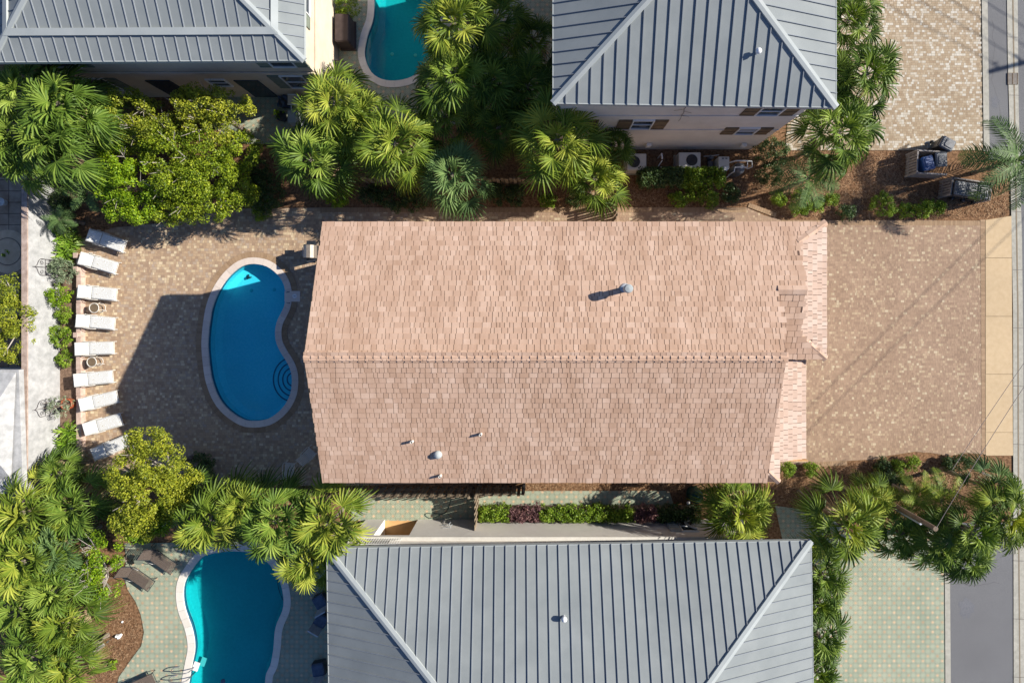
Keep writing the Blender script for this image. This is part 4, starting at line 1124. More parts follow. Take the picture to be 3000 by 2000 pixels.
PALMS = [
 # upper left group
 (55, 262, 4.2, 118, 'palm at the left edge just under the banded metal roof', 'palm', 0),
 (158, 300, 4.6, 140, 'large palm below the left end of the banded metal roof', 'palm', 1),
 (228, 345, 3.8, 112, 'palm touching the olive tree beside the pale slatted fence', 'palm', 2),
 (140, 400, 4.4, 128, 'palm left of the pale slatted fence, second row from the roof', 'palm', 3),
 (30, 400, 4.0, 115, 'palm cut by the left photo edge above the slate yard', 'palm', 4),
 (62, 462, 3.4, 98, 'palm hanging over the upper end of the white garden wall', 'palm', 1),
 # centre left group
 (975, 300, 4.2, 118, 'yellow green palm below the corner of the cream house', 'palm_y', 2),
 (1055, 345, 4.0, 95, 'small palm between the shaded pool and two bigger palms', 'palm_y', 0),
 (908, 465, 4.0, 128, 'palm nearest the upper right side of the broad green tree', 'palm', 3),
 (985, 400, 3.6, 92, 'palm in the middle of the group between cream house and paver walk', 'palm', 4),
 (1152, 418, 4.6, 132, 'full sunlit palm under the rounded end of the shaded pool', 'palm_y', 1),
 # dark group between the houses
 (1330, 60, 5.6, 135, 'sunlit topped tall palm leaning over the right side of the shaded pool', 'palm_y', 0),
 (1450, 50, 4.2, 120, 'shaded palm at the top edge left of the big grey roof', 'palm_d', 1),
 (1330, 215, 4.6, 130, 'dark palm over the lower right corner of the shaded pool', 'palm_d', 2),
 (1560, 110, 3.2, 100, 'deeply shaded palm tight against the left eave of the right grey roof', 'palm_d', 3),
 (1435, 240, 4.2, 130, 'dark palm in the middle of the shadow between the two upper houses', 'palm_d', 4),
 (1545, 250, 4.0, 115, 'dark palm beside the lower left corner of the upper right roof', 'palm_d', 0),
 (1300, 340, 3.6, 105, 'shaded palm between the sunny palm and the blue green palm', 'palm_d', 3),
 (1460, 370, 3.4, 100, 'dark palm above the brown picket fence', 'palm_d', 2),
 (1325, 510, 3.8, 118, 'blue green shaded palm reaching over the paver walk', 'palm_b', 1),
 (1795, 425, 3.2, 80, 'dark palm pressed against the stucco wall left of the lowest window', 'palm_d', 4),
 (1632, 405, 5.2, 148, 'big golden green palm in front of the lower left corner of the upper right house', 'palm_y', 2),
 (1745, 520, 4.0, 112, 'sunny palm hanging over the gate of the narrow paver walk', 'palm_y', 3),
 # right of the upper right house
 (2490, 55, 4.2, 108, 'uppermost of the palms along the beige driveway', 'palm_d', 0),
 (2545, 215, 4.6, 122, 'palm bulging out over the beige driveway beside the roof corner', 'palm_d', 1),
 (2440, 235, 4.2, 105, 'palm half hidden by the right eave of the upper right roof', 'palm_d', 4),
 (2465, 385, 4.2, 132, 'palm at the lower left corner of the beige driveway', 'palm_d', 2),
 # lower right group
 (2172, 1505, 3.4, 125, 'thin leaved palm at the right end of the long hedge', 'palm_y', 4),
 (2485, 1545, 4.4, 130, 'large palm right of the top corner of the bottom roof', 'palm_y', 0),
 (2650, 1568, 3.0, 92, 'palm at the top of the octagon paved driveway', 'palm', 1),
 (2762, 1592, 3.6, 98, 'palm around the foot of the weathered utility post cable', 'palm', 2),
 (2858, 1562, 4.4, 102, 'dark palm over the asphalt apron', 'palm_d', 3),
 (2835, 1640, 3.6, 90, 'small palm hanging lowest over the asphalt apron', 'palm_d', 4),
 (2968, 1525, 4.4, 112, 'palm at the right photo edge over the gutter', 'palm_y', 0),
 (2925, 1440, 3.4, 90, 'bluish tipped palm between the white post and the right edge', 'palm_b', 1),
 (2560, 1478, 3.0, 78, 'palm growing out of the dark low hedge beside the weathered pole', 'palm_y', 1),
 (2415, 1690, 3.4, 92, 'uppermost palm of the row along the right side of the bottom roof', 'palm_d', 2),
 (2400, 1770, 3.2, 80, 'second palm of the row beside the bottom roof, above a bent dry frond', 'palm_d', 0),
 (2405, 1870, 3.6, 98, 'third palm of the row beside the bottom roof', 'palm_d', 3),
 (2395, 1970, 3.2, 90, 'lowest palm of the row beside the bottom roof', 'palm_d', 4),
 # lower left centre group
 (610, 1528, 4.4, 128, 'palm over the top left end of the lower pool', 'palm_y', 3),
 (802, 1532, 4.6, 124, 'palm in the middle of the group above the lower pool', 'palm', 2),
 (958, 1538, 4.6, 138, 'palm reaching over the orange alcove and the fence end', 'palm_y', 1),
 (700, 1490, 4.4, 95, 'small palm between two bigger ones above the lower pool', 'palm_y', 4),
 (905, 1645, 4.0, 112, 'palm beside the left eave corner of the bottom roof', 'palm_y', 0),
 (560, 1455, 3.0, 80, 'shaded low palm right of the cedar like tree', 'palm_d', 2),
 # far lower left jungle
 (58, 1505, 2.7, 125, 'palm below the lower end of the white garden wall', 'palm_y', 0),
 (205, 1490, 2.5, 115, 'palm left of the cedar like tree', 'palm', 1),
 (60, 1650, 2.9, 128, 'palm with a bright yellow frond at the left photo edge', 'palm_y', 2),
 (165, 1605, 2.5, 105, 'grey green palm between the yellow frond and the bare brown bed', 'palm_b', 3),
 (150, 1735, 2.7, 115, 'middle palm of the lower left thicket', 'palm', 4),
 (50, 1790, 2.5, 115, 'palm at the left photo edge in the lower part of the thicket', 'palm', 1),
 (180, 1830, 2.7, 108, 'palm with yellow fronds overhanging the brown mulch bed', 'palm_y', 3),
 (85, 1925, 2.9, 125, 'palm in the bottom left corner', 'palm', 0),
 (190, 1955, 2.5, 100, 'palm at the bottom edge next to the grey plank', 'palm_y', 2),
 (165, 1385, 2.0, 70, 'low dark palm at the foot of the stone edging', 'palm_d', 4),
]
for i, (x, y, z, rd, lb, mt, vr) in enumerate(PALMS):
    palm(x, y, z, rd, lb, mt, 'fan', vr)
for x, y, z, rd, lb, mt, vr in (
    (2990, 465, 2.7, 165, 'feathery blue green date palm over the trash enclosure', 'palm_b', 0),
    (2372, 520, 3.0, 120, 'thin feathery palm growing from the orange mulch beside the stucco house', 'palm_b', 1),
    (2765, 1468, 3.2, 100, 'feathery palm with arching fronds left of the white post', 'palm_y', 1),
    (2695, 1462, 2.8, 88, 'feathery palm above the weathered pole', 'palm_y', 0),
    (255, 560, 2.0, 80, 'grey feathery palm in the shade of the bright green tree', 'palm_b', 1),
    (172, 640, 1.4, 48, 'small feathery palm leaning on the white garden wall', 'palm_b', 0)):
    palm(x, y, z, rd, lb, mt, 'pin', vr, 'feather palms', name='date_palm')

# ------------------------------------------------------------------ broadleaf trees and shrubs
def leaves(mb, r, c, rad, n, size, zsq=0.8, tint=None):
    for _ in range(n):
        while True:
            v = Vector((r.uniform(-1, 1), r.uniform(-1, 1), r.uniform(-1, 1)))
            if v.length <= 1: break
        if v.length > 0.01: v = v * (v.length ** -0.45)
        if v.length > 1.15: v = v.normalized() * 1.15
        p = c + Vector((v.x * rad, v.y * rad, v.z * rad * zsq))
        nrm = (v.normalized() * 0.8 + Vector((r.uniform(-.9, .9), r.uniform(-.9, .9), r.uniform(-.2, 1.0)))).normalized()
        a = nrm.orthogonal().normalized(); a = Matrix.Rotation(r.uniform(0, 6.3), 3, nrm) @ a; b = nrm.cross(a)
        s1 = size * r.uniform(0.7, 1.25); s2 = s1 * r.uniform(0.45, 0.7)
        mb.tint = min(1, max(0, (tint if tint is not None else 0.5) + r.uniform(-0.2, 0.2)))
        mb.face([p - a * s1, p + b * s2 , p + a * s1, p - b * s2])

def crown(mb, r, blobs, dens=7, leaf=0.043, per=120, cl=0.27):
    """clumps of leaves over a set of ellipsoid lobes (cx,cy,cz,rx,ry,rz) in local metres"""
    for (cx, cy, cz, rx, ry, rz) in blobs:
        n_ = int(dens * math.pi * rx * ry * 1.6) + 4
        for _ in range(n_):
            th = r.uniform(0, 2 * math.pi); u = r.uniform(-0.35, 1.0); q = math.sqrt(max(0, 1 - u * u)); f = r.uniform(0.70, 1.0)
            f *= 1 + 0.14 * noise.noise(Vector((cx + q * math.cos(th) * 2.2, cy + q * math.sin(th) * 2.2, u * 2)))
            c = Vector((cx + rx * f * q * math.cos(th), cy + ry * f * q * math.sin(th), cz + rz * f * u))
            rr = cl * r.uniform(0.6, 1.25)
            leaves(mb, r, c, rr, int(per * (rr / cl) ** 2), leaf, 0.75, 0.5 + 0.32 * r.uniform(-1, 1))

def tree(name, x, y, z, blobs_px, label, mat, seed, cat='tree', group=None, leaf=0.043, dens=7.5, limbs=7, bark='bark_pale', per=130, cl=0.27):
    p = P(x, y, z); t = thing(name, (p.x, p.y, 0), label, cat, group); r = random.Random(seed)
    k = (1 - z / H) / S
    bl = [((bx - x) * k, -(by - y) * k, z + dz_, rx * k, ry * k, rz) for bx, by, dz_, rx, ry, rz in blobs_px]
    mb = MB(); crown(mb, r, bl, dens, leaf, per, cl)
    mb.build('crown', M[mat], t)
    mb = MB(); mb.tube([(0, 0, 0), (0.04, 0.03, z * 0.5), (0, 0, z * 0.8)], 0.13, 8, True, 0.09); mb.build('trunk', M['bark'], t)
    mb = MB()
    for i in range(limbs):
        b = bl[i % len(bl)]; th = r.uniform(0, 6.3); f = r.uniform(0.5, 0.95)
        e = Vector((b[0] + b[3] * f * math.cos(th), b[1] + b[4] * f * math.sin(th), b[2] + b[5] * math.sqrt(1 - f * f * 0.9) * 1.0))
        m_ = e * 0.5 + Vector((r.uniform(-.2, .2), r.uniform(-.2, .2), z * 0.3))
        mb.tube([(0, 0, z * 0.55), m_, e], 0.045, 5, True, 0.012)
        for _ in range(3):
            e2 = e + Vector((r.uniform(-.45, .45), r.uniform(-.45, .45), r.uniform(-.05, .2))); mb.tube([m_.lerp(e, 0.6), e2], 0.016, 4, True, 0.006)
    mb.build('limb', M[bark], t)
    return t

tree('olive_tree', 395, 340, 3.0, [(385, 330, 0, 70, 62, 1.0), (450, 365, -.2, 75, 70, .9), (345, 395, -.5, 55, 50, .7)], 'olive green tree with bare pale twigs below the banded roof', 'olive', 1, group='broadleaf trees by the upper patio', limbs=9)
tree('olive_tree', 625, 330, 3.0, [(570, 310, 0, 62, 50, .8), (655, 315, .1, 75, 55, .8), (610, 370, -.2, 70, 55, .8)], 'yellow olive tree left of the shaded lamp table and cream house door', 'olive', 2, group='broadleaf trees by the upper patio', limbs=8)
tree('olive_tree', 540, 470, 2.6, [(500, 450, 0, 90, 70, .9), (600, 440, .1, 90, 60, .8), (690, 440, -.3, 65, 60, .6), (600, 520, -.2, 100, 70, .8), (480, 400, .1, 70, 50, .7), (540, 540, .1, 80, 60, .8)], 'wide olive green tree in the middle of the upper tree mass', 'lime', 3, group='broadleaf trees by the upper patio', limbs=12)
tree('bright_tree', 350, 540, 2.3, [(345, 470, 0, 62, 55, .8), (330, 545, 0, 50, 62, .7), (410, 540, .2, 72, 66, .9), (405, 605, -.2, 58, 42, .6), (345, 605, -.3, 50, 42, .5)], 'bright lime green tree above the two topmost loungers', 'bright', 4, group='broadleaf trees by the upper patio', limbs=3)
tree('olive_tree', 560, 590, 2.1, [(495, 610, -.2, 45, 45, .6), (560, 585, 0, 75, 65, .8), (620, 600, 0, 60, 50, .7), (690, 560, -.1, 52, 62, .7)], 'green tree with white branches overhanging the top of the sunny patio', 'lime', 5, group='broadleaf trees by the upper patio', limbs=10)
tree('cedar_tree', 425, 1400, 3.4, [(440, 1290, 0, 68, 48, .7), (478, 1345, .2, 78, 72, .9), (390, 1392, 0, 66, 60, .8), (450, 1450, .1, 95, 80, .9), (400, 1520, -.2, 85, 62, .7), (520, 1430, -.3, 55, 65, .6)], 'dense golden green tree covering the lowest lounger', 'olive', 6, limbs=7)
tree('bright_tree', 430, 1530, 3.0, [(420, 1530, 0, 75, 48, .6), (500, 1500, 0, 45, 45, .5)], 'lime green lower tree in front of the two brown loungers', 'bright', 7, limbs=3)
tree('yard_tree', 25, 930, 1.75, [(15, 850, -.2, 45, 48, .7), (35, 930, 0, 52, 62, .9), (25, 1010, -.2, 48, 60, .7)], 'dense green shrub tree leaning over the white wall above the white pavilion', 'olive', 8, group=None, limbs=3)
tree('scrub_tree', 265, 1700, 2.2, [(240, 1680, 0, 60, 45, .5), (300, 1660, 0, 55, 40, .5), (320, 1590, .2, 50, 45, .5), (300, 1730, -.3, 40, 30, .4)], 'sparse scrubby tree at the edge of the brown bed', 'bright', 9, limbs=12, dens=2.6)

# shrubs: x, y, radius px, height, material, label
SHR = [
 (1603, 587, 24, .55, 'shrub', 'small bright shrub under the big golden palm'),
 (1985, 586, 25, .6, 'shrub', 'left one of three shrubs below the trimmed dark hedge'),
 (2032, 566, 24, .6, 'shrub', 'pale dotted shrub between two others below the trimmed dark hedge'),
 (2075, 583, 33, .75, 'shrub', 'largest shrub below the trimmed dark hedge'),
 (2142, 565, 28, .6, 'darkshrub', 'dim shrub right of the large shrub below the trimmed hedge'),
 (2284, 582, 22, .5, 'shrub', 'small shrub above the upper right roof corner of the shingled house'),
 (2352, 592, 40, .7, 'shrub', 'double shrub below the thin feathery palm'),
 (2395, 605, 20, .5, 'shrub', 'little round shrub right of the double shrub'),
 (2435, 583, 20, .5, 'shrub', 'little shrub at the tip of the feathery palm fronds'),
 (2480, 622, 26, .6, 'darkshrub', 'darker shrub closest to the driveway edge by the roof hip'),
 (2588, 600, 38, .9, 'shrub', 'biggest yellow green shrub in the row below the trash enclosures'),
 (2650, 617, 23, .6, 'shrub', 'small shrub right of the biggest one in the driveway row'),
 (2700, 610, 29, .7, 'shrub', 'second largest shrub in the driveway row'),
 (2745, 606, 22, .6, 'shrub', 'last shrub of the driveway row, nearest the black bins'),
 (2302, 1373, 26, .7, 'shrub', 'shrub tucked into the corner of the two porch roofs'),
 (2378, 1375, 21, .55, 'shrub', 'single round shrub on the mulch right of the porch corner'),
 (2588, 1362, 22, .6, 'darkshrub', 'first of three round shrubs along the lower driveway edge'),
 (2635, 1366, 22, .55, 'shrub', 'middle one of three round shrubs along the lower driveway edge'),
 (2674, 1357, 22, .6, 'shrub', 'third round shrub, touching a palm tip at the lower driveway edge'),
 (2777, 1362, 22, .6, 'darkshrub', 'shaded shrub under the twin feathery palms'),
 (2818, 1355, 26, .65, 'darkshrub', 'shrub just left of the white post base'),
 (172, 865, 38, 1.0, 'bright', 'lush round shrub against the white garden wall'),
 (184, 921, 24, .6, 'shrub', 'small shrub under the lush round one by the wall'),
 (178, 985, 34, .7, 'shrub', 'spreading shrub left of the fourth lounger'),
 (190, 1049, 24, .6, 'shrub', 'small rounded shrub left of the fifth lounger'),
 (186, 795, 38, 1.1, 'silver', 'grey green shrub in front of the upper iron trellis'),
 (185, 585, 42, 1.0, 'darkshrub', 'dark shrub at the shaded upper end of the planting bed'),
 (190, 655, 36, .8, 'darkshrub', 'dark leafy shrub just above the spiky lilies'),
 (985, 556, 52, 1.0, 'bright', 'vivid green shrub between two palms on the mulch bed'),
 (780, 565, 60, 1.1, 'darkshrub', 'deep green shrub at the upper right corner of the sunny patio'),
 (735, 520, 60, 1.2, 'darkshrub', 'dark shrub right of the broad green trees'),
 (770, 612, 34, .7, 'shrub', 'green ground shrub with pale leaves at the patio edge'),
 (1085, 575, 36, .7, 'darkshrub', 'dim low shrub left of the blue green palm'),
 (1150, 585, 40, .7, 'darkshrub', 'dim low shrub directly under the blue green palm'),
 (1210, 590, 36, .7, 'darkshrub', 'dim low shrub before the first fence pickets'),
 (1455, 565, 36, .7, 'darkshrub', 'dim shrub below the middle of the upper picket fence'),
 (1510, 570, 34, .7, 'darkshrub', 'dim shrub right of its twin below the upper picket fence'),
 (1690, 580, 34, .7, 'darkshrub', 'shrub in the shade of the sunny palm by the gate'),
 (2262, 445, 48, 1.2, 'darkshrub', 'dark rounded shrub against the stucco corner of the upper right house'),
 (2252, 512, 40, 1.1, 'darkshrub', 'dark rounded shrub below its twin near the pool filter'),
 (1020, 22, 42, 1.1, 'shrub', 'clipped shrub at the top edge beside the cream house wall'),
 (590, 1375, 46, .9, 'darkshrub', 'shaded shrub at the right foot of the golden green tree'),
 (950, 540, 34, .8, 'shrub', 'shrub under the fronds left of the vivid green one'),
]
for i, (x, y, rp, hh, mt, lb) in enumerate(SHR):
    z = hh * 0.55; p = P(x, y, z); k = (1 - z / H) / S; r = random.Random(100 + i)
    t = thing('shrub', (p.x, p.y, 0), lb, 'shrub', 'shrubs in the planting beds')
    mb = MB(); rm = rp * 1.12 * k
    bl = [(0, 0, z, rm * .8, rm * .8, hh * .5)] + [(rm * .45 * math.cos(a_), rm * .45 * math.sin(a_), z * .9, rm * .5, rm * .5, hh * .4) for a_ in (r.uniform(0, 2), r.uniform(2, 4), r.uniform(4, 6))]
    crown(mb, r, bl, 16, 0.034, 50, 0.13); mb.build('foliage', M[mt], t)
    mb = MB()
    for _ in range(5):
        e = Vector((r.uniform(-.5, .5) * rm, r.uniform(-.5, .5) * rm, hh * .8)); mb.tube([(0, 0, 0), e * 0.5 + Vector((0, 0, .05)), e], 0.012, 4, True, 0.005)
    mb.build('stem', M['bark'], t)
def hedge(x0, y0, x1, y1, h, secs, label, name='hedge', seed=1, dens=75, leaf=0.04):
    """clipped hedge as boxy mass of leaves; secs = [(fraction, material)]"""
    a, b = P(x0, y0, h * .8), P(x1, y1, h * .8)
    t = thing(name, ((a.x + b.x) / 2, (a.y + b.y) / 2, 0), label, 'hedge'); r = random.Random(seed); f0 = 0
    for f1, mt in secs:
        mb = MB(); xa_, xb_ = a.x + (b.x - a.x) * f0, a.x + (b.x - a.x) * f1; ya_, yb2 = min(a.y, b.y), max(a.y, b.y)
        n_ = int(dens * (xb_ - xa_) * (yb2 - ya_) * 1.6)
        for _ in range(n_):
            cx3, cy3 = r.uniform(xa_, xb_), r.uniform(ya_ + .05, yb2 - .05); e = min(cy3 - ya_, yb2 - cy3, cx3 - a.x + .05, b.x - cx3 + .05)
            top = h * (1 - 0.55 * max(0, 1 - e / 0.28) ** 2) * (1 + 0.10 * noise.noise(Vector((cx3 * 1.3, cy3 * 1.3, 0))))
            leaves(mb, r, Vector((cx3, cy3, top - r.uniform(0, .18) - (r.random() < .3) * r.uniform(0, h * .6))), 0.12, 26, leaf, 0.8, 0.5 + r.uniform(-.3, .3))
        wbuild(mb, 'foliage', M[mt], t); f0 = f1
    mb = MB(); mb.box(((a.x + b.x) / 2, (a.y + b.y) / 2, h * .3), (b.x - a.x - .5, abs(b.y - a.y) - .4, h * .5)); wbuild(mb, 'branches', M['bark'], t)
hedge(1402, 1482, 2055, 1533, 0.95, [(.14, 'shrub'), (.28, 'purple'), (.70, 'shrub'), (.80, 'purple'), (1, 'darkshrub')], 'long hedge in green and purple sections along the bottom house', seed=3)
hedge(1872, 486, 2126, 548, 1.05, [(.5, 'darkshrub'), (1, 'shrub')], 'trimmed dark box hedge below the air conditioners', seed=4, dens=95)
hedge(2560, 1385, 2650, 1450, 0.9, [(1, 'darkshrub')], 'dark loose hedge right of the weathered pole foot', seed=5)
# spiky strap leaved lilies
def lily(x, y, rp, label, seed, n=70):
    p = P(x, y, .2); t = thing('lily_clump', (p.x, p.y, 0), label, 'plant', 'strap leaved lilies by the wall'); r = random.Random(seed); mb = MB(); rm = rp / S
    for i in range(n):
        az = r.uniform(0, 6.3); d = Vector((math.cos(az), math.sin(az), 0)); s_ = Vector((-d.y, d.x, 0)) * 0.024; L = rm * r.uniform(.7, 1.1); hh = r.uniform(.25, .6)
        o_ = Vector((r.uniform(-.12, .12), r.uniform(-.12, .12), 0)); mb.tint = r.uniform(.2, .95)
        q = [o_, o_ + d * L * .35 + Vector((0, 0, hh * .8)), o_ + d * L * .7 + Vector((0, 0, hh)), o_ + d * L + Vector((0, 0, hh * .6))]
        mb.faces([q[0] - s_, q[0] + s_, q[1] + s_, q[1] - s_, q[2] + s_ * .8, q[2] - s_ * .8, q[3]], [(0, 1, 2, 3), (3, 2, 4, 5), (5, 4, 6)])
    mb.build('leaves', M['lily'], t)
for i, (x, y, rp, lb) in enumerate(((185, 690, 40, 'upper left strap leaved lily in the clump beside the first lounger'), (212, 712, 40, 'strap leaved lily touching the stone edging at the second lounger'), (198, 742, 36, 'lowest strap leaved lily of the upper clump'), (200, 672, 34, 'uppermost strap leaved lily by the wall'),
    (204, 1262, 34, 'strap leaved lily beside the eighth lounger'), (200, 1298, 38, 'strap leaved lily in the middle of the lower clump'), (196, 1335, 36, 'strap leaved lily at the bottom of the lower clump'))):
    lily(x, y, rp, lb, 20 + i)
# ------------------------------------------------------------------ loungers
def make_lounger(mat_c, mat_f, label, cat, grp, back=0.42, slat=False, name='sun_lounger'):
    t = thing(name, (0, 0, 0), label, cat, grp)
    W2 = 0.28
    xb0 = -0.25
    bx_, bz = xb0 - 0.60 * math.cos(math.atan(back / 0.60)), 0.34 + back * 0.6
    def pad(name_, p0, p1, th, w_):
        mb = MB(); d = Vector((p1[0] - p0[0], 0, p1[1] - p0[1])); n_ = Vector((-d.z, 0, d.x)).normalized()
        if n_.z < 0: n_ = -n_
        if slat:
            N = int(d.length / 0.045)
            for i in range(N):
                a = Vector((p0[0], 0, p0[1])) + d * (i / N); b = a + d * (0.72 / N)
                q = [a + Vector((0, -w_, 0)), a + Vector((0, w_, 0)), b + Vector((0, w_, 0)), b + Vector((0, -w_, 0))]
                mb.faces(q + [v + n_ * 0.014 for v in q], [(4, 7, 6, 5), (0, 1, 5, 4), (1, 2, 6, 5), (2, 3, 7, 6), (3, 0, 4, 7), (0, 3, 2, 1)])
        else:
            pr = []
            for t_, h_ in ((0, .3), (.03, .85), (.12, 1), (.88, 1), (.97, .85), (1, .3)):
                c_ = Vector((p0[0], 0, p0[1])) + d * t_
                pr.append((c_, h_ * th))
            cols = []
            for c_, h_ in pr: cols.append([c_ + Vector((0, -w_, 0)), c_ + Vector((0, -w_, 0)) + n_ * h_ * .7, c_ + Vector((0, -w_ + .03, 0)) + n_ * h_, c_ + Vector((0, w_ - .03, 0)) + n_ * h_, c_ + Vector((0, w_, 0)) + n_ * h_ * .7, c_ + Vector((0, w_, 0))])
            vs = [v for cc in cols for v in cc]; fs = []
            for i in range(5):
                for j in range(5): fs.append((i * 6 + j, i * 6 + j + 1, (i + 1) * 6 + j + 1, (i + 1) * 6 + j))
                fs.append((i * 6 + 5, i * 6, (i + 1) * 6, (i + 1) * 6 + 5))
            fs += [(5, 4, 3, 2, 1, 0), (30, 31, 32, 33, 34, 35)]
            mb.faces(vs, fs)
        mb.build(name_, M[mat_c], t)
    pad('seat_cushion' if not slat else 'seat', (xb0 + .01, .34), (0.92, .34), 0.07, W2)
    pad('back_cushion' if not slat else 'backrest', (bx_, bz), (xb0 - .01, .34), 0.07, W2)
    mb = MB()
    for sg in (-1, 1):
        y_ = sg * (W2 + 0.02)
        mb.tube([(xb0, y_, .33), (0.97, y_, .33)], 0.018, 6); mb.tube([(bx_, y_, bz), (xb0, y_, .33)], 0.016, 6)
        mb.tube([(v.x, y_ + sg * 0.03, v.z) for v in spline([(-.62, 0, .05), (-.55, 0, .38), (-.30, 0, .50), (-.05, 0, .42), (.05, 0, .33)], 5, False)], 0.016, 6)
    mb.tube([(.95, -W2, .33), (.95, W2, .33)], 0.016, 6); mb.tube([(bx_, -W2, bz), (bx_, W2, bz)], 0.016, 6)
    mb.build('frame', M[mat_f], t)
    for sg in (-1, 1):
        for xx in (-.45, .80):
            mb = MB(); mb.tube([(xx, sg * .28, .33), (xx + (.06 if xx > 0 else -.06), sg * .29, 0.035)], 0.017, 6); mb.build('leg', M[mat_f], t)
    return t
LG = [(312, 704, 19.5, 'topmost white floral lounger, partly in tree shade'), (288, 770, 17, 'second white floral lounger from the top, next to the lilies'), (285, 858, 5.5, 'third white floral lounger, just above the upper ring table'),
      (280, 943, 5.5, 'fourth white floral lounger, just below the upper ring table'), (277, 1020, -1.5, 'fifth white floral lounger, just above the lower ring table'), (274, 1108, -5.5, 'sixth white floral lounger, just below the lower ring table'),
      (289, 1174, -13, 'seventh white floral lounger, beside the terracotta pot'), (301, 1243, -16, 'eighth white floral lounger, beside the lower lilies'), (325, 1311, -23, 'lowest white floral lounger, dappled by the golden green tree')]
lg0 = make_lounger('cushion', 'offwhite', LG[0][3], 'sun lounger', 'white loungers along the stone edging')
for i, (x, y, a, lb) in enumerate(LG):
    o = lg0 if i == 0 else copy_tree(lg0)
    p = P(x, y, .36); o.location = (p.x, p.y, 0.03); o.rotation_euler.z = math.radians(-a); o['label'] = lb
BL = [(396, 1684, 35, 'brown sling lounger standing in the sun beside the lower pool'), (462, 1634, 35, 'brown sling lounger half in palm shade'), (402, 2010, -24, 'brown sling lounger cut off by the bottom edge')]
bl0 = make_lounger('brown_sling', 'black', BL[0][3], 'sun lounger', 'brown loungers on the octagon paving', 0.75, True)
for i, (x, y, a, lb) in enumerate(BL):
    o = bl0 if i == 0 else copy_tree(bl0)
    p = P(x, y, .36); o.location = (p.x, p.y, 0.03); o.rotation_euler.z = math.radians(-a); o['label'] = lb
# small round glass table between the brown loungers
p = P(408, 1638, .4); t = thing('side_table', (p.x, p.y, 0.03), 'small round table between the two brown loungers', 'table'); mb = MB(); mb.lathe((0, 0, .40), [(.24, 0), (.25, .01), (.24, .02)], 24); mb.build('table_top', M['shutter_green'], t)
for k in range(3):
    mb = MB(); a_ = k * 2.1; mb.tube([(.2 * math.cos(a_), .2 * math.sin(a_), .4), (.12 * math.cos(a_), .12 * math.sin(a_), .2), (.22 * math.cos(a_), .22 * math.sin(a_), 0)], .012, 5); mb.build('leg', M['iron'], t)
# ring side tables
def ring_table():
    t = thing('side_table', (0, 0, 0), '', 'table', 'ring shaped side tables')
    mb = MB(); mb.tube([(.225 * math.cos(a * math.pi / 14), .225 * math.sin(a * math.pi / 14), .46) for a in range(29)], .018, 6, False); mb.build('rim', M['offwhite'], t)
    mb = MB(); mb.lathe((0, 0, .452), [(.21, 0), (.21, .004)], 24); mb.build('table_top', M['shutter'], t)
    mb = MB(); mb.tube([(.12 + .2 * math.cos(a * math.pi / 14), .2 * math.sin(a * math.pi / 14), .16) for a in range(-9, 10)], .014, 6); mb.build('brace', M['offwhite'], t)
    for k in range(3):
        mb = MB(); a_ = k * 2.1 - .5; mb.tube([(.22 * math.cos(a_), .22 * math.sin(a_), .46), (.2 * math.cos(a_), .2 * math.sin(a_), .2), (.3 * math.cos(a_), .3 * math.sin(a_), 0.01)], .014, 5); mb.build('leg', M['offwhite'], t)
    return t
rt = ring_table(); rt['label'] = 'ring shaped side table between the third and fourth lounger'; p = P(277, 902, .46); rt.location = (p.x, p.y, .03)
r2 = copy_tree(rt); r2['label'] = 'ring shaped side table between the fifth and sixth lounger'; p = P(270, 1060, .46); r2.location = (p.x, p.y, .03)

# trellises on the wall, pot
def trellis(x, y, label):
    xw = P(176, 0).x; p = P(150, y, .6); t = thing('iron_trellis', (xw + .05, p.y, 0.02), label, 'trellis', 'iron trellises on the white wall')
    mb = MB(); w_ = .38; hb, ht, tip = .25, 1.12, 1.52
    def q(y_, z_): return (0.0, y_, z_)
    for yy_ in (-w_, 0, w_): mb.tube([q(yy_, 0), q(yy_, ht if yy_ else tip)], .010, 5)
    for z_ in (.35, .6, .85): mb.tube([q(-w_, z_), q(w_, z_)], .008, 5)
    for sg in (-1, 1):
        mb.tube([q(v.y, v.z) for v in spline([Vector((0, sg * w_, .85)), Vector((0, sg * w_, 1.1)), Vector((0, sg * .26, 1.22)), Vector((0, sg * .08, 1.30)), Vector((0, 0, 1.42))], 5, False)], .010, 5)
        mb.tube([q(sg * (.22 + .11 * (1 - a * .07) * math.cos(a * .7)), 1.02 + .11 * (1 - a * .07) * math.sin(a * .7)) for a in range(11)], .007, 4)
    for y_ in (-.19, .19): mb.tube([q(y_, .35), q(y_, .85)], .007, 4)
    mb.build('scrollwork', M['iron'], t)
trellis(130, 784, 'scrolled iron trellis above the grey green shrub'); trellis(128, 1191, 'scrolled iron trellis behind the terracotta pot')
p = P(203, 1182, .3); t = thing('plant_pot', (p.x, p.y, 0.02), 'glossy terracotta pot in the planting bed beside the seventh lounger', 'pot'); mb = MB()
mb.lathe((0, 0, 0), [(.16, 0), (.24, .18), (.27, .34), (.25, .42), (.28, .44), (.28, .48), (.23, .48), (.22, .40)], 28); mb.build('pot', M['terracotta'], t, True)
mb = MB(); mb.lathe((0, 0, .41), [(.225, 0), (.2, .01)], 16); mb.build('soil', M['soil'], t)
p2 = P(172, 1185, 1.0); t = thing('potted_shrub', (p.x - .05, p.y, 0.42), 'wispy grey green shrub growing from the terracotta pot', 'shrub'); mb = MB(); r = random.Random(8)
crown(mb, r, [(p2.x - p.x + .1, 0, .6, .42, .5, .4), (p2.x - p.x + .35, .1, .45, .3, .35, .3), (p2.x - p.x - .1, -.1, .6, .3, .35, .3)], 10, .035, 26, .14); mb.build('foliage', M['silver'], t)
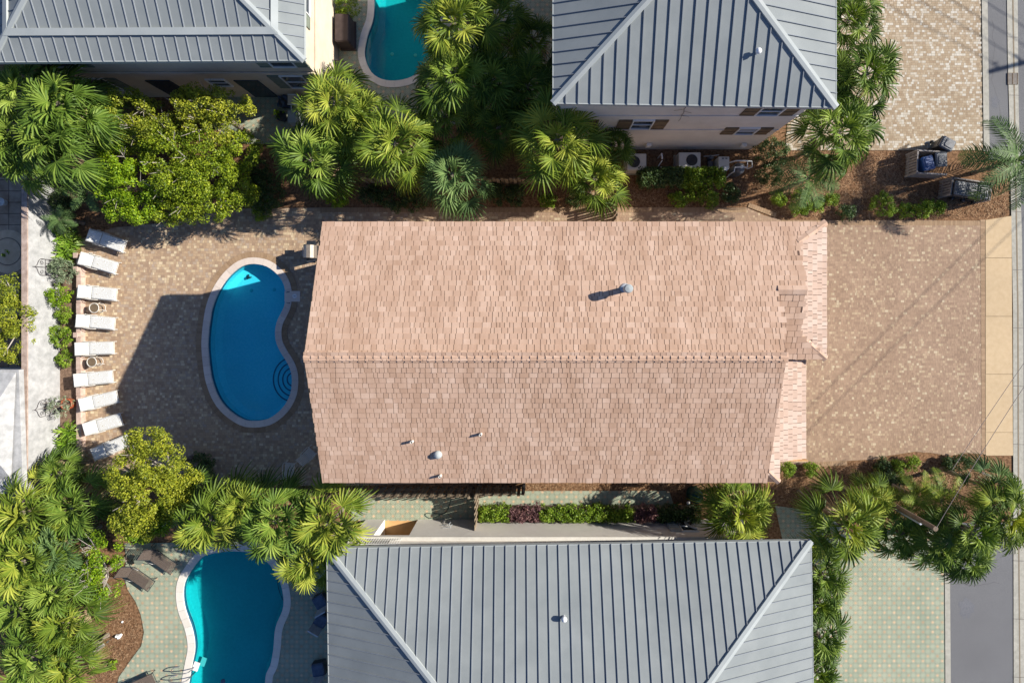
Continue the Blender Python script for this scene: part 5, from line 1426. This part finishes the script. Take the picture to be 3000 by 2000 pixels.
mb = MB(); [mb.tube([(0, 0, 0), (-.1 + r.uniform(-.15, .1), r.uniform(-.2, .2), .4), (-.4 + r.uniform(-.2, .3), r.uniform(-.4, .4), .75)], .01, 4) for _ in range(7)]; mb.build('stem', M['bark'], t)

# ------------------------------------------------------------------ grill by the house, patio chairs
M['grillhood'] = m_noise('grill_hood', (0.22, 0.19, 0.16), (0.30, 0.26, 0.22), 6, 0.45, 4, 0.4, 0, metal=0.3)
p = P(908, 737, 1.0); t = thing('barbecue_grill', (p.x, p.y, .03), 'stainless barbecue grill with curved hood standing at the house wall', 'grill')
mb = MB(); mb.bbox((0, 0, .45), (.50, .62, .80), 0, .02); mb.build('cabinet', M['black'], t)
mb = MB(); prof = [(-.30, .86), (-.29, 1.02), (-.20, 1.16), (-.06, 1.22), (.10, 1.20), (.22, 1.08), (.28, .86)]
for i in range(6):
    a_, b_ = prof[i], prof[i + 1]; mb.face([(a_[0], -.30, a_[1]), (a_[0], .30, a_[1]), (b_[0], .30, b_[1]), (b_[0], -.30, b_[1])][::-1])
for sg in (-1, 1): mb.face([(a_[0], sg * .30, a_[1]) for a_ in prof])
mb.mi = 1
for i in range(6):
    for j in range(9): 
        a_ = prof[min(i, 2)]; 
    for j in range(12): pass
for j in range(13): mb.box((-.175, -.27 + j * .045, 1.165), (.22, .012, .012), 0, 0, -.5)
mb.build('hood', [M['grillhood'], M['steel']], t)
mb = MB()
for sg in (-1, 1): mb.tube([(-.32, sg * .34, .9), (-.1, sg * .35, 1.0), (.3, sg * .34, .92)], .018, 6); mb.box((0.02, sg * .42, .88), (.42, .2, .03))
mb.build('side_shelf', M['black'], t); mb = MB(); mb.tube([(-.34, -.2, 1.0), (-.34, .2, 1.0)], .014, 6); mb.build('handle', M['chrome'], t)
def chair(x, y, a, label):
    p = P(x, y, .5);  t = thing('patio_chair', (p.x, p.y, .03), label, 'chair', 'white slatted patio chairs', math.radians(a)); t.scale = (.82, .82, .9)
    mb = MB()
    for i in range(7): mb.box((-.24 + i * .08, 0, .40), (.055, .5, .02), 0, .10)
    mb.build('seat', M['offwhite'], t); mb = MB()
    for i in range(7): mb.box((-.24 + i * .08, .40, .66), (.055, .03, .62), 0, -.45)
    mb.build('backrest', M['offwhite'], t)
    for sg in (-1, 1):
        mb = MB(); mb.tube([(sg * .31, -.26, .38), (sg * .33, -.22, .58), (sg * .33, .25, .60), (sg * .30, .36, .55)], .02, 6); mb.build('armrest', M['offwhite'], t)
        for yy_ in (-.24, .24): mb = MB(); mb.tube([(sg * .28, yy_, .4), (sg * .31, yy_ * 1.2, 0)], .018, 6); mb.build('leg', M['offwhite'], t)
chair(846, 1370, 176, 'white slatted chair facing up in the shade below the pool'); chair(904, 1330, 138, 'white slatted chair turned towards the house in the shade')

# ------------------------------------------------------------------ upper left patio things
p = P(1004, 83, .9); t = thing('covered_grill', (p.x, p.y, .03), 'long box under a fitted brown cover beside the cream house', 'covered furniture'); mb = MB(); mb.bbox((-.02, 0, .48), (.68, 1.32, .96), 0, .05); mb.box((0, 0, .06), (.74, 1.38, .12)); mb.build('cover', M['brown_cover'], t)
def dchair(x, y, a, label, grp='dark patio chairs'):
    p = P(x, y, .5); t = thing('patio_chair', (p.x, p.y, .03), label, 'chair', grp, math.radians(a))
    mb = MB(); mb.bbox((0, 0, .42), (.46, .46, .04), 0, .03); mb.build('seat', M['darkgrey'], t)
    mb = MB(); mb.box((-.25, 0, .68), (.03, .44, .44), 0, 0, -.15); mb.build('backrest', M['darkgrey'], t)
    for sg in (-1, 1):
        mb = MB(); mb.tube([(.24, sg * .26, 0), (.24, sg * .27, .6), (-.24, sg * .27, .64), (-.34, sg * .26, 0)], .016, 6); mb.build('leg', M['iron'], t)
        mb = MB(); mb.tube([(.27, sg * .28, .62), (-.27, sg * .28, .66)], .02, 6); mb.build('armrest', M['iron'], t)
dchair(995, 200, -10, 'dark metal patio chair between cream house and shaded pool')
p = P(861, 292, .9); t = thing('patio_bar', (p.x, p.y, .03), 'beige topped bar table with white rim in front of the cream house', 'table'); mb = MB()
pt = [(-.28, -.24), (.34, -.24), (.36, -.12), (.22, .12), (.08, .22), (-.28, .22)]; mb.prism(pt, .84, .9, True); mb.build('table_top', M['stucco_cream'], t); mb = MB()
for i in range(len(pt) - 1): mb.tube([(pt[i][0], pt[i][1], .92), (pt[i + 1][0], pt[i + 1][1], .92)], .025, 6)
mb.build('rim', M['white'], t); mb = MB(); mb.bbox((0, 0, .42), (.4, .3, .84)); mb.build('base', M['black'], t)
p = P(866, 349, .5); o = MB(); o.bbox((0, 0, .45), (.42, .6, .9), 0, .03); o = o.build('storage_cabinet', M['metal_edge'], loc=(p.x, p.y, .03)); tag(o, 'pale grey cabinet among the palm tips in front of the cream house', 'cabinet')
p = P(858, 322, .8); t = thing('garden_railing', (p.x, p.y, .03), 'thin white railing linking the beige bar table and the pale cabinet', 'railing'); mb = MB()
mb.tube([(-.05, .35, .82), (-.05, 0, .82), (.05, -.12, .82), (.6, -.12, .82)], .022, 6); mb.build('rail', M['white'], t)
for q in ((-.05, .3), (.05, -.12), (.58, -.12)): mb = MB(); mb.tube([(q[0], q[1], 0), (q[0], q[1], .82)], .018, 5); mb.build('post', M['white'], t)
p = P(832, 296, .4); mb = MB(); r = random.Random(3)
g_ = [[Vector((-.36 + i * .09, -.28 + j * .08, .36 + .08 * math.sin(i * 1.7 + j) + r.uniform(-.03, .03) - .03 * abs(i - 4))) for i in range(9)] for j in range(8)]
for j in range(7):
    for i in range(8): mb.face([g_[j][i], g_[j][i + 1], g_[j + 1][i + 1], g_[j + 1][i]])
t = thing('beanbag_chair', (p.x, p.y, .03), 'chair draped with a blue cloth in the shade of the cream house', 'chair'); mb.build('blue_cloth', M['bluecloth'], t, True); mb = MB(); mb.bbox((0, 0, .17), (.6, .46, .34), 0, .06); mb.build('seat', M['black'], t)
p = P(820, 338, .5); t = thing('planter', (p.x, p.y, .03), 'small dark planter with a lime green plant on the sunny octagon paving', 'planter'); mb = MB(); mb.lathe((0, 0, 0), [(.18, 0), (.25, .35), (.22, .36)], 16); mb.build('pot', M['black'], t); mb = MB(); crown(mb, r, [(0, 0, .48, .22, .22, .2)], 14, .05, 16, .1); mb.build('foliage', M['bright'], t)
# loungers with blue covers in the deep shade right of the lower pool
for i, (x, y, a) in enumerate(((935, 1765, 120), (938, 1820, 60), (930, 1965, 100))):
    p = P(x, y, .5); t = thing('patio_chair', (p.x, p.y, .03), ('upper shaded chair with blue cushions beside the bottom roof', 'middle shaded chair with blue cushions, turned to the first', 'lowest shaded chair with blue cushions at the bottom edge')[i], 'chair', 'shaded chairs beside the lower pool', math.radians(a))
    mb = MB(); mb.bbox((0, 0, .4), (.6, .56, .12), 0, .04); mb.build('cushion', M['bluecloth'], t); mb = MB(); mb.box((-.34, 0, .65), (.06, .56, .5), 0, 0, -.2); mb.build('backrest', M['steel'], t)
    mb = MB(); mb.bbox((0, 0, .2), (.62, .6, .3), 0, .02); mb.build('base', M['black'], t)

# ------------------------------------------------------------------ air conditioners and pool equipment
def ac(x, y, sx, sy, label, fx=.2):
    p = P(x, y, .78); t = thing('air_conditioner', (p.x, p.y, 0), label, 'air conditioner', 'air conditioners behind the trimmed hedge')
    mb = MB(); mb.bbox((0, 0, .39), (sx, sy, .74), 0, .02)
    mb.build('housing', M['offwhite'], t); mb = MB(); mb.lathe((fx, 0, .762), [(.27, 0), (.27, .015), (.05, .012)], 28); mb.build('fan_well', M['black'], t)
    mb = MB(); [mb.tube([(fx + q * math.cos(a * math.pi / 12), q * math.sin(a * math.pi / 12), .79) for a in range(25)], .006, 4, False) for q in (.1, .18, .26)]
    [mb.tube([(fx, 0, .79), (fx + .26 * math.cos(a), .26 * math.sin(a), .79)], .006, 4) for a in (0, 1.57, 3.14, 4.71)]; mb.build('fan_guard', M['iron'], t)
    mb = MB(); mb.box((0, 0, .02), (sx + .15, sy + .12, .05)); mb.build('slab', M['gutter'], t)
ac(2021, 469, 1.03, .74, 'sunlit air conditioner with its fan showing above the trimmed hedge', .1); ac(1866, 474, .9, .78, 'shaded air conditioner half covered by palm fronds', -.12)
p = P(2121, 477, .8); t = thing('pool_heater', (p.x, p.y, 0), 'white boxy pool heater between the air conditioner and the pipes', 'pool heater'); mb = MB(); mb.bbox((0, 0, .4), (.52, .6, .8), 0, .03); mb.build('housing', M['offwhite'], t)
mb = MB(); [mb.box((-.05 + k * .16, .2, .81), (.09, .06, .02)) for k in (0, 1)]; mb.build('control', M['darkgrey'], t); mb = MB(); mb.bbox((.06, -.28, .82), (.2, .2, .1), 0, .02); mb.build('vent_hood', M['white'], t)
p = P(2168, 492, .8); t = thing('pool_filter', (p.x, p.y, 0), 'black domed pool filter with white pipes', 'pool filter'); mb = MB(); mb.lathe((0, 0, 0), [(.26, 0), (.28, .1), (.28, .65), (.24, .8), (.14, .9), (.04, .94)], 24); mb.build('tank', M['darkgrey'], t, True)
mb = MB(); mb.tube([(-.33, -.2, .2), (-.33, -.2, .95), (-.3, -.02, .98), (0, 0, .98)], .03, 7); mb.tube([(0, 0, .98), (.28, -.02, .98), (.3, .3, .95), (-.25, .3, .95), (-.5, .28, .6)], .03, 7); mb.tube([(.05, .36, .7), (.6, .34, .7), (.66, .1, .6), (.5, .05, .4), (.42, .2, .2)], .03, 7); mb.tube([(-.33, -.2, .5), (-.48, -.36, .3)], .02, 6); mb.build('pipe', M['white'], t)
mb = MB(); mb.lathe((0.02, 0, .94), [(.07, 0), (.07, .08), (.04, .1)], 12); mb.build('valve', M['white'], t)
p = P(2085, 460, .4); t = thing('pool_pump', (p.x, p.y, 0), 'dark pool pump at the stucco wall left of the white heater', 'pool pump'); mb = MB(); mb.lathe((0, 0, 0), [(.12, 0), (.13, .3), (.1, .4), (.03, .42)], 16); mb.box((0, -.35, .14), (.22, .4, .24)); mb.build('motor', M['darkgrey'], t); mb = MB(); mb.tube([(-.35, .05, .3), (0, .05, .4), (.35, .1, .4)], .025, 6); mb.build('pipe', M['steel'], t)
p = P(1938, 470, .9); mb = MB(); mb.tube([(0, .32, .1), (0, .3, .95), (.02, .05, .95)], .035, 7); mb.tube([(.04, .0, .9), (-.16, -.3, .5)], .025, 6); mb.tube([(0, -.3, 0), (0, -.3, .8)], .03, 6); o = mb.build('standpipe', M['white'], loc=(p.x, p.y, 0)); tag(o, 'thin white standpipe between the two air conditioners', 'pipe')
for x, y, z_, lb in ((1900, 424, 1.0, 'small white meter box low on the stucco wall above the shaded air conditioner'), (2178, 431, 1.0, 'small white meter box low on the stucco wall near the pool filter')):
    p = P(x, y, z_); mb = MB(); mb.bbox((0, 0, 0), (.22, .14, .3), 0, .01); o = mb.build('meter_box', M['white'], loc=(p.x, G(0, -450).y - .05, z_)); tag(o, lb, 'meter box')

# ------------------------------------------------------------------ trash enclosures and bins
def slatbox(t, w_, d_, h, sides, mat='fence_pale', sl=.1, gap=.035):
    def run(a, b, nm2):
        mb = MB(); d = Vector((b[0] - a[0], b[1] - a[1], 0)); L = d.length; d.normalize(); rz = math.atan2(d.y, d.x); k = 0
        while k < L: c = Vector((a[0], a[1], 0)) + d * (k + sl / 2); mb.box((c.x, c.y, h / 2), (sl, .02, h), rz); k += sl + gap
        c = ((a[0] + b[0]) / 2, (a[1] + b[1]) / 2); mb.box((c[0], c[1], h), (L, .06, .05), rz); mb.box((c[0], c[1], .2), (L, .05, .07), rz)
        mb.build('slat_panel', M[mat], t)
    W_, D_ = w_ / 2, d_ / 2
    if 'W' in sides: run((-W_, -D_), (-W_, D_), 'w')
    if 'N' in sides: run((-W_, D_), (W_, D_), 'n')
    if 'S' in sides: run((-W_, -D_), (W_, -D_), 's')
    if 'E' in sides: run((W_, -D_), (W_, D_), 'e')
    for q in ((-W_, -D_), (-W_, D_), (W_, D_), (W_, -D_)): mb = MB(); mb.bbox((q[0], q[1], h / 2), (.09, .09, h + .05), 0, .01); mb.build('post', M[mat], t)
p = P(2730, 476, .85); t = thing('trash_enclosure', (p.x, p.y, 0), 'pale slatted three sided enclosure holding a blue and a black bin', 'trash enclosure', None, math.radians(-3)); slatbox(t, 1.38, 1.06, .85, 'WNS')
p = P(2845, 553, .85); t = thing('trash_enclosure', (p.x, p.y, 0), 'slatted enclosure with three black bins beside the feathery palm', 'trash enclosure', None, math.radians(-8)); slatbox(t, 1.85, .78, .85, 'WNE', 'fence_pale')
def make_bin(body, lid):
    t = thing('wheelie_bin', (0, 0, 0), '', 'trash bin', 'wheeled trash bins')
    mb = MB(); vs = []
    for z_, a_, b_ in ((.06, .19, .23), (.95, .26, .31)):
        vs += [(-a_, -b_, z_), (a_, -b_, z_), (a_, b_, z_), (-a_, b_, z_)]
    mb.faces(vs, [(3, 2, 1, 0), (0, 1, 5, 4), (1, 2, 6, 5), (2, 3, 7, 6), (3, 0, 4, 7)]); mb.build('body', M[body], t)
    mb = MB(); mb.bbox((0, -.01, .985), (.56, .66, .07), 0, .05); mb.bbox((0, -.05, 1.03), (.40, .44, .05), 0, .04); mb.build('lid', M[lid], t)
    mb = MB(); mb.tube([(-.24, .36, .92), (.24, .36, .92)], .02, 6); mb.tube([(-.24, .36, .92), (-.24, .28, .92)], .018, 5); mb.tube([(.24, .36, .92), (.24, .28, .92)], .018, 5); mb.build('handle', M['black'], t)
    for sg in (-1, 1):
        mb = MB(); mb.tube([(sg * .22, .25, .1), (sg * .28, .25, .1)], .1, 14); mb.build('wheel', M['black'], t)
    return t
b1 = make_bin('black', 'darkgrey'); b1['label'] = 'black bin standing alone on the edge of the beige driveway'
def putbin(o, x, y, a, lb): p = P(x, y, 1.0); o.location = (p.x, p.y, .02); o.rotation_euler.z = math.radians(a); o['label'] = lb
putbin(b1, 2776, 421, 62, 'black bin standing alone on the edge of the beige driveway')
putbin(copy_tree(b1), 2758, 467, 2, 'black bin inside the upper slatted enclosure, right of the blue one')
putbin(copy_tree(b1), 2814, 552, 172, 'leftmost of the three black bins in the lower enclosure')
putbin(copy_tree(b1), 2846, 557, 172, 'middle one of the three black bins in the lower enclosure')
putbin(copy_tree(b1), 2880, 563, 172, 'rightmost of the three black bins, with the sun glint on its lid')
b2 = make_bin('blue', 'blue'); putbin(b2, 2720, 478, 195, 'blue bin inside the upper slatted enclosure')
# drain grate in the gutter
p = P(2967, 231, .05); t = thing('drain_grate', (p.x, p.y, .045), 'rusty slotted storm drain grate in the concrete gutter', 'drain grate'); mb = MB(); mb.box((0, 0, .0), (.48, .57, .01)); mb.build('pit', M['black'], t)
mb = MB(); mb.box((0, 0, .012), (.03, .57, .016)); [mb.box((sg * .235, 0, .012), (.02, .57, .016)) for sg in (-1, 1)]; [mb.box((0, -.27 + k * .06, .012), (.48, .018, .014)) for k in range(10)]; mb.build('grate', M['pole'], t)
# poles and cables
p = P(2521, 1424); zp = 5.2; t = thing('utility_pole', (p.x, p.y, 0), 'weathered wooden pole with a pale conduit rising through the palms', 'utility pole'); mb = MB(); mb.tube([(0, 0, 0), (0, 0, zp)], .13, 12, True, .10); mb.build('pole', M['pole'], t)
mb = MB(); mb.tube([(.02, -.15, 1.8), (.02, -.15, 4.3)], .05, 8); mb.build('conduit', M['conduit'], t)
top = Vector((p.x, p.y, zp))
p = P(2840, 1370); p2 = P(2910, 1396, 1.4); t = thing('marker_post', (p.x, p.y, 0), 'thin white post leaning beside the lower driveway mulch', 'post'); mb = MB(); mb.tube([(0, 0, 0), (0, 0, .95)], .022, 6); mb.build('rod', M['steel'], t); mb = MB(); mb.tube([(0, 0, .85), (0, 0, 1.42)], .05, 8); mb.build('sleeve', M['white'], t)
def cable(a, b, sag, label, r_=.014):
    a, b = Vector(a), Vector(b); mb = MB(); mb.tube([a.lerp(b, i / 16) - Vector((0, 0, sag * 4 * (i / 16) * (1 - i / 16))) for i in range(17)], r_, 5)
    tag(mb.build('overhead_cable', M['cable']), label, 'cable', 'overhead cables')
def far(x, y, z): return P(x, y, z)
cable(top, far(3180, 870, 5.6), .15, 'overhead cable running from the weathered pole over the tan sidewalk', .011)
cable(P(2790, 1375, 5.0), far(3190, 800, 5.6), .1, 'second overhead cable crossing the tan sidewalk further up', .010)
for k, (x0, y0, x1, y1) in enumerate(((3105, 462, 2120, 1435), (3160, 480, 2190, 1432))):
    za = 9.2; sh0, sh1 = P(x0, y0), P(x1, y1); d = Vector((SX, SY, 1)) * za
    cable(sh0 + d, sh1 + d, 0, ('upper', 'lower')[k] + ' of two street cables that throw thin diagonal shadows on the driveway', .016)
s0 = P(2893, 212); d = Vector((SX, SY, 1)); up_b = s0 + d * 10.0
t = thing('utility_pole', (up_b.x, up_b.y, 0), 'street utility pole that throws the long dark shadow beside the drain grate', 'utility pole'); mb = MB(); mb.tube([(0, 0, 0), (0, 0, 10.0)], .15, 12, True, .11); mb.build('pole', M['pole'], t)
mb = MB(); mb.tube([(.0, .12, 9.0), (.0, .5, 9.25)], .06, 8); mb.tube([(0, .1, 7.9), (.0, .35, 8.1)], .11, 8); mb.tube([(0, -.1, 9.7), (0, .4, 9.8)], .04, 8); mb.build('insulator', M['steel'], t)
for k, zz in enumerate((9.6, 8.9, 8.3, 7.7)):
    a = up_b.copy(); a.z = zz; b = a + Vector((-14, 7.4 + .4 * k, 0)) ; cable(a, b, .1, ('topmost', 'second', 'third', 'lowest')[k] + ' street cable leaving the utility pole towards the upper houses', .018)

# ------------------------------------------------------------------ odds and ends at the bottom house and beds
p = P(2042, 1456, .6); t = thing('compost_bin', (p.x, p.y, 0), 'round dark green domed bin at the end of the green walkway', 'bin'); mb = MB(); mb.lathe((0, 0, 0), [(.36, 0), (.34, .5), (.30, .62), (.18, .7), (.04, .72)], 28); mb.build('body', M['green_dark'], t, True); mb = MB(); mb.lathe((0, 0, .70), [(.1, 0), (.1, .04), (.08, .05)], 16); mb.build('lid', M['green_dark'], t)
p = P(2016, 1472, .5); t = thing('garden_light', (p.x, p.y, 0), 'small white globe light beside the dark green bin', 'garden light'); mb = MB(); mb.lathe((0, 0, .45), [(.02, 0), (.065, .03), (.085, .09), (.065, .15), (.01, .18)], 16); mb.build('globe', M['white'], t, True); mb = MB(); mb.tube([(0, 0, 0), (0, 0, .46)], .02, 6); mb.build('stem', M['iron'], t)
p = P(2018, 1560, 1.2); mb = MB(); yq = yb + .14
mb.tube([(v.x, v.y, v.z) for v in spline([Vector((.12, 0, -.95)), Vector((-.12, .03, -.5)), Vector((-.16, .04, -.1)), Vector((0, .05, .28)), Vector((.16, .02, .35)), Vector((.2, 0, .2)), Vector((.08, .04, .0))], 5, False)], .05, 8)
mb.tube([(v.x, v.y, v.z) for v in spline([Vector((.12, .02, -.95)), Vector((.2, .05, -.8)), Vector((.1, .06, -.62))], 4, False)], .06, 8)
o = mb.build('hose_bundle', M['steel'], loc=(G(428, 0).x, yq, 1.15), smooth=True); tag(o, 'pale looped hose bundle hanging on the wall under the palm', 'hose')
mb = MB(); a = P(1262, 1512, .05); pts = [(1290, 1508), (1262, 1517), (1247, 1510), (1250, 1503), (1275, 1504), (1300, 1504), (1312, 1490), (1322, 1462)]
mb.tube([P(v.x, v.y, .06) for v in spline([Vector((x, y)) for x, y in pts], 5, False)], .014, 5); tag(mb.build('garden_hose', M['green_dark']), 'thin dark garden hose curling on the green walkway', 'hose')
for x, y, lb in ((1316, 1534, 'small grey hose tap on the stucco wall, upper one'), (1322, 1545, 'small grey pipe tap on the stucco wall, lower one')):
    mb = MB(); p = P(x, y, .8); mb.tube([(0, 0, 0), (0, .1, 0), (.06, .12, 0), (.06, .12, -.12)], .018, 6); mb.tube([(-.35, .03, .1), (0, .03, 0)], .008, 4); o = mb.build('wall_tap', M['steel'], loc=(p.x, yb, .75 if 'upper' in lb else 1.05)); tag(o, lb, 'tap')
# torches, plank and pale litter in the brown bed
for x, y, lb, ln in ((322, 1825, 'thin bamboo torch left of the white ornament', 1.0), (358, 1845, 'thin bamboo torch nearest the octagon paving', .9)):
    p = P(x, y); t = thing('garden_torch', (p.x, p.y, 0), lb, 'torch', 'bamboo torches'); mb = MB(); mb.tube([(-.3, -.35, 0), (0, 0, ln)], .014, 5); mb.build('stick', M['thatch'], t); mb = MB(); mb.lathe((0, 0, ln - .03), [(.03, 0), (.05, .08), (.03, .14)], 10); mb.build('burner', M['iron'], t)
p = P(345, 1866, .15); mb = MB(); r = random.Random(6); [mb.lathe((r.uniform(-.1, .1), r.uniform(-.08, .08), 0), [(.07, 0), (.08, .08), (.05, .16), (.01, .18)], 8) for _ in range(4)]; o = mb.build('garden_ornament', M['white'], loc=(p.x, p.y, 0), smooth=True); tag(o, 'small white ornament on the brown bed of the lower left corner', 'ornament')
p = P(355, 1823, .1); mb = MB(); mb.lathe((0, 0, 0), [(.05, 0), (.055, .04), (.02, .08)], 10); o = mb.build('white_ball', M['white'], loc=(p.x, p.y, 0), smooth=True); tag(o, 'tiny white ball above the white ornament', 'ball')
p = P(284, 1902, .15); mb = MB(); mb.bbox((0, 0, .14), (.85, .16, .05), math.radians(38), .01); o = mb.build('plank', M['fence_pale'], loc=(p.x, p.y, 0)); tag(o, 'grey weathered plank lying between palm fronds', 'plank')
p = P(330, 1945, .3); t = thing('young_plant', (p.x, p.y, 0), 'small yellow green plant near the bottom of the brown bed', 'plant'); mb = MB(); crown(mb, r, [(0, 0, .25, .2, .3, .2)], 16, .05, 18, .1); mb.build('foliage', M['bright'], t)
p = P(12, 742, .3); t = thing('young_plant', (p.x, p.y, 0.03), 'small plant in the centre of the round paving circle', 'plant'); mb = MB(); crown(mb, r, [(0, 0, .2, .14, .14, .14)], 16, .045, 14, .07); mb.build('foliage', M['shrub'], t)
p = P(5, 592, .2); mb = MB(); mb.lathe((0, 0, 0), [(.14, 0), (.19, .24), (.16, .25), (.14, .18)], 18); o = mb.build('flower_pot', M['offwhite'], loc=(p.x, p.y, .02)); tag(o, 'pale round flower pot at the left edge of the slate yard', 'pot')
p = P(172, 1358, .15); mb = MB(); mb.lathe((0, 0, 0), [(.05, 0), (.17, .12), (.2, .16), (.17, .14)], 18); o = mb.build('bird_bath', M['offwhite'], loc=(p.x, p.y, .02)); tag(o, 'shallow white bowl at the lower foot of the white wall', 'bowl')
# dry vine on the stucco wall
mb = MB(); yv = G(0, -450.5).y; r = random.Random(9); pts = []
for i in range(11): pts.append(Vector((P(2012 - i * 3.4 + r.uniform(-2, 2), 306, 6.5 - i * .28).x, yv - .01, 6.75 - i * .24)))
mb.tube(pts, .014, 5, True, .008); [mb.tube([pts[k], pts[k] + Vector((r.choice((-1, 1)) * .35, 0, -.2))], .007, 4) for k in (2, 4, 5, 7)]; tag(mb.build('dry_vine', M['pole']), 'thin dry vine climbing the stucco wall under the eave', 'vine')
# scattered dry straw and leaves on the mulch
mb = MB(); r = random.Random(12)
BEDS = [[(1060, 540), (2190, 540), (2190, 606), (1060, 606)], [(2190, 560), (2950, 560), (2950, 636), (2300, 640)], [(2290, 1360), (2950, 1340), (2950, 1400), (2290, 1470)], [(2200, 440), (2660, 450), (2660, 600), (2200, 560)], [(340, 1700), (420, 1850), (330, 1990), (260, 1990)], [(1540, 1414), (2010, 1414), (2010, 1436), (1540, 1436)], [(2890, 480), (2955, 480), (2955, 630), (2890, 630)]]
for bd in BEDS:
    xs = [q[0] for q in bd]; ys = [q[1] for q in bd]; n_ = int((max(xs) - min(xs)) * (max(ys) - min(ys)) / 11)
    for _ in range(n_):
        q = (r.uniform(min(xs), max(xs)), r.uniform(min(ys), max(ys)))
        if not inside(q, bd): continue
        p = P(q[0], q[1], 0); a_ = r.uniform(0, 6.3); l_ = r.uniform(.05, .16); d = Vector((math.cos(a_), math.sin(a_), r.uniform(-.1, .35))) * l_; s_ = Vector((-d.y, d.x, 0)).normalized() * .006
        z_ = Vector((0, 0, r.uniform(.008, .04))); mb.face([p + z_ - s_, p + z_ + s_, p + z_ + d + s_, p + z_ + d - s_])
M['straw'] = m_island('loose_straw', [(0, (.10, .045, .022)), (.5, (.34, .19, .10)), (1, (.58, .40, .24))], .95, 20, .1, .1, 0, 0)
tag(mb.build('pine_straw_litter', M['straw']), kind='stuff')
